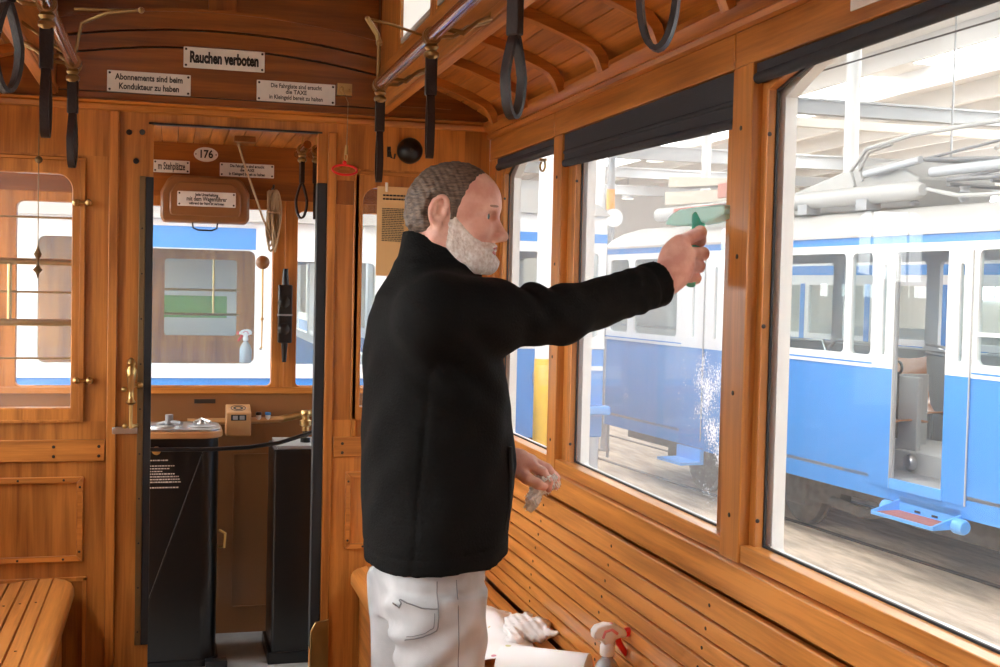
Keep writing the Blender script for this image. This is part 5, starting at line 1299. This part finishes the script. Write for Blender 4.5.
for s_ in (-1, 1):
    B.add(ell(Hd(.131, s_ * .013, 1.522), (.013, .0075, .009), RH), .005)
    B.add(ell(Hd(.136, s_ * .0065, 1.513), (.005, .0035, .004), RH), .003, sub=True)
    B.add(cone(Hd(.112, s_ * .026, 1.573), Hd(.108, s_ * .040, 1.570), .0075, .006), .005)     # upper lid
    B.add(cone(Hd(.111, s_ * .024, 1.557), Hd(.106, s_ * .038, 1.558), .006, .005), .006)      # lower lid
    # ear: rim, lobe, bowl
    e_ = [(.022 + .0165 * math.cos(t) + .006 * math.sin(t), .080 + .006 * max(0, -math.cos(t)) + .003 * math.sin(t), 1.574 + .027 * math.sin(t)) for t in [R(q_) for q_ in range(20, 251, 23)]]
    for a, b_ in zip(e_, e_[1:]): B.add(cone(Hd(a[0], s_ * a[1], a[2]), Hd(b_[0], s_ * b_[1], b_[2]), .0042, .0042), .003)
    B.add(ell(Hd(.020, s_ * .076, 1.573), (.017, .0075, .024), RH), .005); B.add(ell(Hd(.019, s_ * .077, 1.545), (.0085, .0055, .0095), RH), .005)
    B.add(ell(Hd(.024, s_ * .086, 1.572), (.0085, .0085, .0125), RH), .003, sub=True)
    B.add(cone(Hd(.016, s_ * .083, 1.586), Hd(.013, s_ * .084, 1.566), .0035, .0035), .003)
    B.add(cone(Hd(.036, s_ * .077, 1.577), Hd(.034, s_ * .078, 1.566), .0042, .0045), .003)
    B.add(cone(Hd(.130, s_ * .022, 1.522), Hd(.112, s_ * .034, 1.505), .0028, .002), .004, sub=True)
    for q_ in range(3): B.add(cone(Hd(.100, s_ * .049, 1.567 - q_ * .005), Hd(.084, s_ * .056, 1.574 - q_ * .010), .0016, .001), .002, sub=True)
    B.add(cone(Hd(.112, s_ * .024, 1.553), Hd(.100, s_ * .044, 1.553), .0018, .0012), .002, sub=True)
B.add(ell(Hd(.119, 0, 1.5035), (.011, .022, .0055), RH), .004)
B.add(ell(Hd(.117, 0, 1.4895), (.011, .019, .0060), RH), .004)
B.add(ell(Hd(.130, 0, 1.4965), (.016, .020, .0022), RH), .003, sub=True)
# right hand: fist round the squeegee handle
def finger(pts, rs, k=.006):
    for (a, b_), (ra, rb) in zip(zip(pts, pts[1:]), zip(rs, rs[1:])): B.add(cone(a, b_, ra, rb), k)
wr = np.array(WR_R)
MC = [(1.094, 2.496, 1.530), (1.108, 2.490, 1.505), (1.107, 2.487, 1.478), (1.098, 2.487, 1.455)]
PI_ = [(1.158, 2.530, 1.556), (1.166, 2.530, 1.508), (1.156, 2.526, 1.479), (1.145, 2.520, 1.452)]
B.add(cone(wr, (1.075, 2.483, 1.462), .031, .034), .02)
for q_ in MC: B.add(cone((1.066, 2.484, 1.455 + (q_[2] - 1.49) * .4), q_, .026, .0175), .016)
B.add(ell((1.088, 2.503, 1.487), (.040, .026, .050)), .016)
B.add(ell((1.085, 2.515, 1.462), (.026, .022, .032)), .012)
for i, (a, b_) in enumerate(zip(MC, PI_)):
    r_ = [.0142, .0142, .0134, .0124][i]
    c1 = (b_[0] + .012, b_[1] + .026, b_[2] - (.018 if i == 0 else .002)); c2 = (c1[0] - .018, c1[1] + .016, c1[2] - .004); c3 = (c2[0] - .016, c2[1] + .002, c2[2] - .002)
    finger([a, b_, c1, c2, c3], [r_ * 1.12, r_ * 1.02, r_ * .96, r_ * .88, r_ * .74], .0045)
finger([(1.075, 2.515, 1.475), (1.100, 2.548, 1.508), (1.132, 2.572, 1.530), (1.158, 2.578, 1.534)], [.018, .0145, .013, .010], .006)
# left hand: loosely holding the cloth
wl_ = np.array(WR_L)
B.add(cone(wl_, (.762, 2.600, 1.030), .027, .028), .02)
LM = [(.785, 2.585, 1.024), (.792, 2.603, 1.030), (.792, 2.621, 1.029), (.786, 2.638, 1.022)]
LP = [(.812, 2.578, 1.008), (.830, 2.602, 1.012), (.834, 2.624, 1.008), (.822, 2.646, 1.000)]
LT = [(.826, 2.576, .986), (.850, 2.600, .990), (.853, 2.624, .985), (.838, 2.646, .978)]
LE = [(.828, 2.580, .968), (.851, 2.598, .970), (.852, 2.619, .966), (.838, 2.640, .962)]
for q_ in LM: B.add(cone((.758, 2.606, 1.022), q_, .018, .0135), .014)
for i in range(4): finger([LM[i], LP[i], LT[i], LE[i]], [.0118, .0108, .0100, .0078], .005)
finger([(.757, 2.584, 1.010), (.772, 2.566, .996), (.795, 2.560, .984), (.812, 2.566, .976)], [.016, .013, .0115, .009], .006)
B.add(ell((.765, 2.600, 1.008), (.022, .024, .016)), .010)
body = net(B.S, B.ax, 'body', M['skin'], man, 1)
# head region of the grid for hair, beard, lips
q = B.sl((.44, 2.36, 1.42), (.72, 2.58, 1.69)); HS = B.S[q]; X, Y, Z = B.pts(q); hax = [B.ax[0][q[0]], B.ax[1][q[1]], B.ax[2][q[2]]]
dx, dy = X - PX, Y - PYY; HF = dx * math.cos(HT) + dy * math.sin(HT); HL = -dx * math.sin(HT) + dy * math.cos(HT)
aL = np.abs(HL)
def wob(a, s1, s2=0): return a * (np.sin(HF * s1 + Z * s2) * np.sin(HL * s1 * 1.3 + 1) + .6 * np.sin(HF * s1 * 2.1 + 2 + HL * 90) * np.sin(Z * s1 * 1.7))
gz = np.interp(Z, [1.50, 1.55, 1.575, 1.60, 1.63, 1.652, 1.672, 1.70], [.046, .052, .060, .070, .084, .102, .116, .116])
zmin = np.interp(HF, [-.08, -.03, -.005, .004, .010, .036, .040, .07], [1.528, 1.526, 1.532, 1.545, 1.575, 1.575, 1.553, 1.56])
thick0 = np.interp(Z, [1.53, 1.56, 1.62, 1.68], [.005, .010, .009, .005]) * np.interp(HF, [-.06, .05, .10], [1.1, .9, .35])
skull = ell(Hd(.038, 0, 1.588), (.091, .077, .086), RH)[0](X, Y, Z); sk2 = ell(Hd(.062, 0, 1.597), (.075, .064, .066), RH)[0](X, Y, Z)
base = np.minimum(np.minimum(skull, sk2), np.where(aL < .074, HS, 1.0))
rd = np.maximum(np.maximum(HF - gz, zmin - Z), .020 * (1 - ((HF - .020) / .0235) ** 2 - ((Z - 1.568) / .034) ** 2)); thick = thick0 * np.clip(-rd / .016, .12, 1)
hair = np.maximum(base - thick - wob(.0013, 110) - .0007 * np.sin(HF * 520 + HL * 240 + Z * 130), rd)
hair = np.maximum(hair, -(HS + .006))
net(hair.astype(np.float32), hax, 'hair', M['hair'], man, 1)
ub = np.interp(HF, [.03, .05, .06, .075, .09, .105, .14, .2], [1.575, 1.570, 1.556, 1.538, 1.522, 1.513, 1.511, 1.511])
lip = ell(Hd(.125, 0, 1.4955), (.03, .020, .0095), RH)[0](X, Y, Z)
bt = np.interp(HF, [.03, .07, .10], [.002, .005, .010]) * np.interp(Z, [1.46, 1.50, 1.56], [1.4, .9, .4])
back_b = np.interp(Z, [1.44, 1.47, 1.50, 1.53, 1.58], [.050, .045, .034, .036, .040])
rd = np.maximum(np.maximum(Z - ub, back_b - HF), -lip); bt = bt * np.clip(-rd / .012, .15, 1)
beard = np.maximum(HS - bt - wob(.0005, 260), rd)
beard = np.maximum(beard, np.maximum(-(HS + .005), 1.445 + .10 * np.maximum(.11 - HF, 0) - Z))
beard = np.maximum(beard, .012 - (HF - .10) * 0 - Z + 1.43)
net(beard.astype(np.float32), hax, 'beard', M['beard'], man, 1)
lips = np.maximum(HS - .0012, lip + .001)
lo_ = net(np.maximum(lips, .108 - HF).astype(np.float32), hax, 'lips', mat('lips_skin', (.55, .16, .14), .4), man, 0)
for s_, nm in ((-1, 'eye'), (1, 'eye')):
    c_ = Vector(Hd(.1068, s_ * .0335, 1.5655)) - man.location
    e_ = MB().ball(c_, .0118, 20).build('eye', mat('eye_white', (.80, .76, .72), .15, coat=.5), man)
    d_ = Vector((math.cos(HT), math.sin(HT), -.05)).normalized()
    MB().lathe([(.0078, .0088), (.0062, .0108), (.001, .0124)], c_, d_, 16).build('iris', mat('grey_iris', (.12, .16, .18), .1, coat=.6), e_)
# eyebrows
eb = np.maximum(HS - .0022 - wob(.0008, 400), np.minimum(ell(Hd(.118, -.030, 1.586), (.02, .019, .0032), RH)[0](X, Y, Z), ell(Hd(.118, .030, 1.586), (.02, .019, .0032), RH)[0](X, Y, Z)))
net(eb.astype(np.float32), hax, 'eyebrows', mat('brow_hair', (.36, .24, .19), .8), man, 0)

# ---- jacket
J = Field((axis((.32, 1.07, .0046)), axis((2.14, 2.83, .0046)), axis((.80, 1.56, .0046))))
zs = [.80, .83, .94, 1.055, 1.17, 1.286, 1.35, 1.39, 1.43, 1.46]
bk = [-.142, -.143, -.153, -.157, -.155, -.153, -.145, -.132, -.108, -.085]
fr_ = [.155, .158, .168, .176, .162, .138, .122, .108, .095, .085]
J.add(loft((PX, PYY), TH, zs, [(a + b_) / 2 + .006 for a, b_ in zip(bk, fr_)], [0] * 10, [(b_ - a) / 2 * .925 for a, b_ in zip(bk, fr_)], [.195, .195, .197, .198, .198, .200, .190, .158, .118, .090], 2.2), .03)
J.add(cone((.515, 2.37, 1.372), (.505, 2.30, 1.362), .074, .072), .05); J.add(cone((.505, 2.30, 1.362), (.60, 2.312, 1.362), .072, .069), .05); J.add(cone((.60, 2.312, 1.362), EL_R, .069, .058), .03)
J.add(cone(EL_R, (.965, 2.440, 1.418), .058, .049), .02); J.add(cone((.965, 2.440, 1.418), (1.04, 2.468, 1.440), .050, .052), .008)
J.add(cone((.52, 2.58, 1.375), SH_L, .075, .078), .05); J.add(cone(SH_L, EL_L, .078, .062), .03); J.add(cone(EL_L, (.70, 2.635, 1.035), .060, .048), .02)
# collar
J.add(loft((PX, PYY), TH, [1.40, 1.44, 1.48, 1.54], [-.004, .002, .010, .016], [0] * 4, [.112, .094, .086, .083], [.12, .088, .080, .076], 2.0), .02)
X, Y, Z = J.pts((slice(None),) * 3)
dx, dy = X - PX, Y - PYY; F_ = dx * math.cos(TH) + dy * math.sin(TH); L_ = -dx * math.sin(TH) + dy * math.cos(TH)
top = Z - (1.535 - .44 * (F_ + .065))
J.S = np.where(Z > 1.44, np.maximum(J.S, np.where((np.abs(F_) < .13) & (np.abs(L_) < .11), top, J.S)), J.S).astype(np.float32)
cav = loft((PX, PYY), TH, [1.43, 1.48, 1.56], [.004, .010, .016], [0] * 3, [.074, .073, .072], [.068, .067, .065], 2.0)
J.add(cav, .004, sub=True)
# cuff openings and hem
d_ = np.array(WR_R) - np.array((.97, 2.437, 1.414)); d_ /= np.linalg.norm(d_)
cut = (X - 1.028) * d_[0] + (Y - 2.465) * d_[1] + (Z - 1.437) * d_[2]
J.S = np.where(X > .98, np.maximum(J.S, cut), J.S)
J.S = np.maximum(J.S, (.836 + .125 * (F_ + .14)) - Z)
J.add(cone(np.array((1.015, 2.460, 1.434)), np.array((1.06, 2.474, 1.446)), .038, .040), .003, sub=True)
# folds
def fold(cx, cy, cz, r, a, k, ph): return a * np.exp(-(((X - cx) ** 2 + (Y - cy) ** 2 + (Z - cz) ** 2) / r ** 2)) * np.sin(X * k[0] + Y * k[1] + Z * k[2] + ph)
J.S = J.S + fold(.70, 2.33, 1.41, .07, .008, (85, 20, 60), .6) + fold(.82, 2.37, 1.38, .09, .002, (80, 0, -50), .4) + fold(.55, 2.28, 1.26, .13, .004, (60, 0, 70), 0) \
    + fold(.97, 2.44, 1.41, .06, .003, (170, 0, 60), 0) + fold(.40, 2.40, 1.15, .2, .003, (20, 50, 40), 1) + fold(.60, 2.30, 1.0, .22, .003, (40, 30, -25), 2) \
    + .0012 * np.sin(X * 60 + np.sin(Z * 30) * 2) * np.sin(Y * 45 + Z * 25)
# seams pressed into the cloth
J.S = J.S + .0025 * np.exp(-((Z - (.873 + .125 * (F_ + .14))) / .003) ** 2) * (F_ > -.2) \
    + .003 * np.exp(-(((F_ + .075) - .05 * (Z - 1.0)) / .004) ** 2) * (L_ < 0) * (Z < 1.27) \
    + .0035 * np.exp(-(((X * d_[0] + Y * d_[1] + Z * d_[2]) - float(np.dot((1.0, 2.449, 1.423), d_))) / .004) ** 2) * (X > .9)
jk = net(J.S.astype(np.float32), J.ax, 'jacket', M['jacket'], man, 1)
def rel(pts): return [Vector(p) - man.location for p in pts]
zp = [W(.118, -.157, 1.10), W(.122, -.156, 1.04), W(.120, -.156, .98), W(.112, -.158, .93)]
MB().tube(rel(zp), .0045, 8).build('pocket_zip', M['seam'], jk)

# ---- jeans
Jn = Field((axis((.34, .70, .005)), axis((2.24, 2.72, .005)), axis((-.07, .88, .006))))
Jn.add(loft((PX, PYY), TH, [.72, .78, .82, .88], [-.004, -.004, -.002, .002], [0] * 4, [.094, .099, .103, .108], [.158, .165, .168, .165], 2.4), .02)
for s_ in (-1, 1):
    Jn.add(loft((PX, PYY), TH, [-.065, .02, .2, .40, .50, .62, .74, .80], [-.03, -.035, -.035, -.010, .002, .000, -.002, -.006], [s_ * .12] * 3 + [s_ * .11, s_ * .105, s_ * .098, s_ * .092, s_ * .088],
                [.076, .072, .076, .080, .084, .090, .096, .100], [.072, .068, .072, .076, .080, .088, .092, .09], 2.1), .02)
X, Y, Z = Jn.pts((slice(None),) * 3); dx, dy = X - PX, Y - PYY; F_ = dx * math.cos(TH) + dy * math.sin(TH); L_ = -dx * math.sin(TH) + dy * math.cos(TH)
def fold2(cf, cl, cz, r, a, k, ph): return a * np.exp(-(((F_ - cf) ** 2 + (L_ - cl) ** 2 + (Z - cz) ** 2) / r ** 2)) * np.sin(F_ * k[0] + L_ * k[1] + Z * k[2] + ph)
Jn.S = Jn.S + fold2(-.12, -.08, .73, .08, .007, (30, 20, 110), 0) + fold2(-.05, -.18, .66, .12, .006, (-60, 0, 75), 1) + fold2(-.13, -.08, .64, .07, .009, (60, 30, 80), 2.2) + fold2(.05, -.19, .72, .09, .003, (70, 0, 60), .5) \
    + .0018 * np.sin(Z * 40 + F_ * 30) * np.sin(F_ * 50 + L_ * 30)
jn = net(Jn.S.astype(np.float32), Jn.ax, 'jeans', M['denim'], man, 1)
# stitching laid on the cloth surface of the near leg
def on_jeans(f_, z):
    fi = int(np.argmin(np.abs(Jn.ax[2] - z))); best = None
    for l_ in np.arange(-.23, -.02, .003):
        w_ = W(f_, l_, z); i = int(np.clip(np.searchsorted(Jn.ax[0], w_[0]), 0, len(Jn.ax[0]) - 1)); j = int(np.clip(np.searchsorted(Jn.ax[1], w_[1]), 0, len(Jn.ax[1]) - 1))
        if Jn.S[i, j, fi] < 0: best = l_; break
    return W(f_, (best if best is not None else -.15) - .0035, z)
def stitch(pairs, name, r=.0011):
    P = []
    for (a, b_) in zip(pairs, pairs[1:]):
        n = 8
        for i in range(n): t = i / n; P.append(on_jeans(a[0] + (b_[0] - a[0]) * t, a[1] + (b_[1] - a[1]) * t))
    P.append(on_jeans(*pairs[-1])); P = [(P[max(i - 1, 0)][0] / 3 + P[i][0] / 3 + P[min(i + 1, len(P) - 1)][0] / 3, P[max(i - 1, 0)][1] / 3 + P[i][1] / 3 + P[min(i + 1, len(P) - 1)][1] / 3 - .0005, P[i][2]) for i in range(len(P))]
    MB().tube(rel(P), r, 6).build(name, M['denimseam'], jn)
stitch([(.005, .84), (.006, .70), (.008, .60)], 'side_seam')
stitch([(-.122, .800), (-.100, .782), (-.099, .798), (-.065, .788), (-.035, .788)], 'pocket_stitching', .0014)
stitch([(-.036, .84), (-.036, .78), (-.038, .745), (-.062, .732), (-.095, .722)], 'pocket_edge', .0014)
stitch([(-.043, .78), (-.045, .75), (-.065, .738), (-.092, .729)], 'pocket_stitching', .0009)
# shoes
for s_ in (-1, 1):
    A = Field((axis((.38, .74, .005)), axis((2.26, 2.70, .005)), axis((FZ, .03, .004)))) if False else Field((axis((.36, .76, .005)), axis((2.24, 2.72, .005)), axis((FZ - .008, .03, .004))))
    A.add(cone(W(-.05, s_ * .12, FZ + .045), W(.10, s_ * .13, FZ + .036), .046, .046), .02); A.add(cone(W(-.045, s_ * .12, FZ + .06), W(-.02, s_ * .12, FZ + .10), .045, .042), .02)
    A.add(ell(W(.13, s_ * .132, FZ + .03), (.06, .045, .04)), .02)
    Zc = A.ax[2][None, None, :]; A.S = np.maximum(A.S, FZ + .0 - Zc).astype(np.float32)
    net(A.S, A.ax, 'shoe', M['leather'], man, 1)

# ---- squeegee, cloth
sq = empty('window_squeegee', (1.16, 2.55, 1.50), 0, 'mint green window squeegee held in the raised fist against the glass', 'squeegee')
so_ = sq.location
def rs(pts): return [Vector(p) - so_ for p in pts]
MB().tube(rs([(1.130, 2.512, 1.436), (1.142, 2.530, 1.47), (1.158, 2.556, 1.51), (1.180, 2.592, 1.565), (1.198, 2.625, 1.597)]), [.011, .0125, .0125, .0145, .018], 14).build('handle', M['mint'], sq)
pr_ = [(a_, b_ - .010) for a_, b_ in [(2.80, 1.600), (2.785, 1.611), (2.76, 1.622), (2.72, 1.629), (2.62, 1.630), (2.48, 1.626), (2.47, 1.618), (2.48, 1.606), (2.53, 1.596), (2.60, 1.590), (2.68, 1.589), (2.76, 1.592), (2.795, 1.596)]]
MB().prism(pr_, lambda u_, v, w: (w - so_[0], u_ - so_[1], v - so_[2]), 1.186, 1.232).build('blade_holder', M['palemint'], sq, .006)
MB().box(1.232 - so_[0], 1.2445 - so_[0], 2.49 - so_[1], 2.775 - so_[1], 1.622 - so_[2], 1.626 - so_[2]).build('rubber_blade', M['mgrey'], sq)
pts_dx = -.022
C = Field((axis((.75, .89, .0022)), axis((2.54, 2.68, .0022)), axis((.90, 1.01, .0022))))
rng = np.random.RandomState(4); pts_ = [(.826, 2.585, .975), (.842, 2.598, .965), (.856, 2.612, .972), (.862, 2.598, .982), (.838, 2.580, .985), (.848, 2.61, .955), (.818, 2.578, .960), (.812, 2.572, .940), (.806, 2.572, .925), (.826, 2.60, .945), (.868, 2.604, .968)]
for p_ in pts_:
    C.add(ell((p_[0] + pts_dx, p_[1], p_[2] + .008), (.012 + .006 * rng.rand(), .010 + .006 * rng.rand(), .010 + .005 * rng.rand())), .006)
X, Y, Z = C.pts((slice(None),) * 3)
C.S = C.S + .004 * np.sin(X * 420 + np.sin(Z * 200) * 1.5) * np.sin(Y * 350 + Z * 260) + .002 * np.sin(X * 900 + Z * 600)
ob = net(C.S.astype(np.float32), C.ax, 'cleaning_cloth', M['cloth'], None, 0); tag(ob, 'small crumpled white cloth held in the lowered left hand', 'cloth')
# ---- things on the right bench
spray((1.078, 2.84, .338), R(2), 'spray bottle with white head and red trigger standing on the bench before the backrest', 'bottle')
kr = empty('kitchen_roll', (.90, 2.78, .42), 0, 'large white kitchen paper roll with small coloured print lying on the bench', 'paper roll')
A_ = Vector((.955, .297, 0)).normalized()
Rm_ = Matrix.Rotation(math.atan2(-.125, .20), 3, 'Z')
def cyl_paper(r0, r1, L):
    mb = MB(); n = 40; vs = []; fs = []
    for e in (0, L):
        for r_ in (r0, r1):
            for k_ in range(n):
                a = 2 * PI * k_ / n; w_ = r_ * (1 + .012 * math.sin(5 * a + e * 9)); vs.append(tuple(Rm_ @ Vector((e, math.cos(a) * w_, math.sin(a) * w_))))
    for k_ in range(n):
        j = (k_ + 1) % n
        fs += [(k_, j, n + j, n + k_), (2 * n + k_, 3 * n + k_, 3 * n + j, 2 * n + j), (n + k_, n + j, 3 * n + j, 3 * n + k_), (k_, 2 * n + k_, 2 * n + j, j)]
    return mb.add(vs, fs)
kr.location = (.865, 3.075, .333 + .066)
cyl_paper(.066, .021, .237).build('paper_layers', M['kitchen'], kr)
cyl_paper(.0208, .0195, .237).build('core_tube', M['brown'], kr)
def sheet(name, P4, nu, nv, amp, seed, label, cat, zf=None):
    rg = np.random.RandomState(seed); mb = MB(); vs = []; fs = []; ph = rg.rand(6) * 6
    for i in range(nu + 1):
        for j in range(nv + 1):
            a, b_ = i / nu, j / nv; p = [P4[0][c] * (1 - a) * (1 - b_) + P4[1][c] * a * (1 - b_) + P4[2][c] * a * b_ + P4[3][c] * (1 - a) * b_ for c in range(3)]
            z = abs(amp * (math.sin(a * 5 + b_ * 3 + ph[0]) + .6 * math.sin(a * 9 - b_ * 7 + ph[1]) + .4 * math.sin(b_ * 13 + a * 4 + ph[2])))
            if zf: z += zf(a, b_)
            vs.append((p[0] + .01 * math.sin(b_ * 8 + ph[3]) * (a in (0, 1)), p[1] + .01 * math.sin(a * 9 + ph[4]), p[2] + z))
    for i in range(nu):
        for j in range(nv): q_ = i * (nv + 1) + j; fs.append((q_, q_ + 1, q_ + nv + 2, q_ + nv + 1))
    mb.add(vs, fs); o = mb.build(name, M['kitchen']); md = o.modifiers.new('th', 'SOLIDIFY'); md.thickness = .0012
    return tag(o, label, cat)
sheet('paper_towel', [(.88, 4.0, .336), (1.08, 3.72, .342), (1.04, 3.26, .338), (.78, 3.30, .334)], 18, 20, .012, 3, 'loose white paper towel spread on the bench behind the paper roll', 'paper towel', lambda a, b_: .03 * math.exp(-((a - .7) / .3) ** 2))
K = Field((axis((.95, 1.16, .003)), axis((3.33, 3.64, .003)), axis((.325, .47, .003))))
K.add(cone((1.03, 3.50, .380), (1.085, 3.45, .390), .042, .036), .02); K.add(cone((1.085, 3.45, .390), (1.118, 3.375, .395), .034, .004), .01)
K.add(cone((1.03, 3.50, .375), (1.00, 3.42, .365), .030, .026), .02); K.add(cone((1.05, 3.53, .39), (1.07, 3.50, .415), .020, .012), .015)
X, Y, Z = K.pts((slice(None),) * 3)
K.S = np.maximum(K.S + .005 * np.abs(np.sin(X * 75 + np.sin(Y * 60) * 2)) * np.sin(Y * 80 + Z * 90) + .002 * np.sin(X * 260 + Z * 190), .337 - Z)
o = net(K.S.astype(np.float32), K.ax, 'crumpled_paper_towel', M['kitchen'], None, 1); tag(o, 'crumpled printed paper towel with a pointed end against the bench back', 'paper towel')
# ================================================================ camera
cam = bpy.data.cameras.new('camera'); co = bpy.data.objects.new('camera', cam); COL.objects.link(co); S.camera = co
yaw, pitch, roll = R(15.3), R(-2.18), R(1.33)
cy, sy, cp_, sp_ = math.cos(yaw), math.sin(yaw), math.cos(pitch), math.sin(pitch)
f = Vector((sy * cp_, cy * cp_, sp_)); r = Vector((cy, -sy, 0)); u = r.cross(f)
r2 = r * math.cos(roll) + u * math.sin(roll); u2 = -r * math.sin(roll) + u * math.cos(roll)
co.matrix_world = Matrix(((r2.x, u2.x, -f.x, 0), (r2.y, u2.y, -f.y, 0), (r2.z, u2.z, -f.z, 1.42), (0, 0, 0, 1)))
cam.sensor_width = 36; cam.lens = 1206 / 1000 * 36; cam.clip_start = .02; cam.clip_end = 200
cam.dof.use_dof = False
# ================================================================ light
w = bpy.data.worlds.new('world'); S.world = w; w.use_nodes = True
w.node_tree.nodes['Background'].inputs[0].default_value = (.9, .95, 1, 1); w.node_tree.nodes['Background'].inputs[1].default_value = .4
S.view_settings.exposure = EXPO
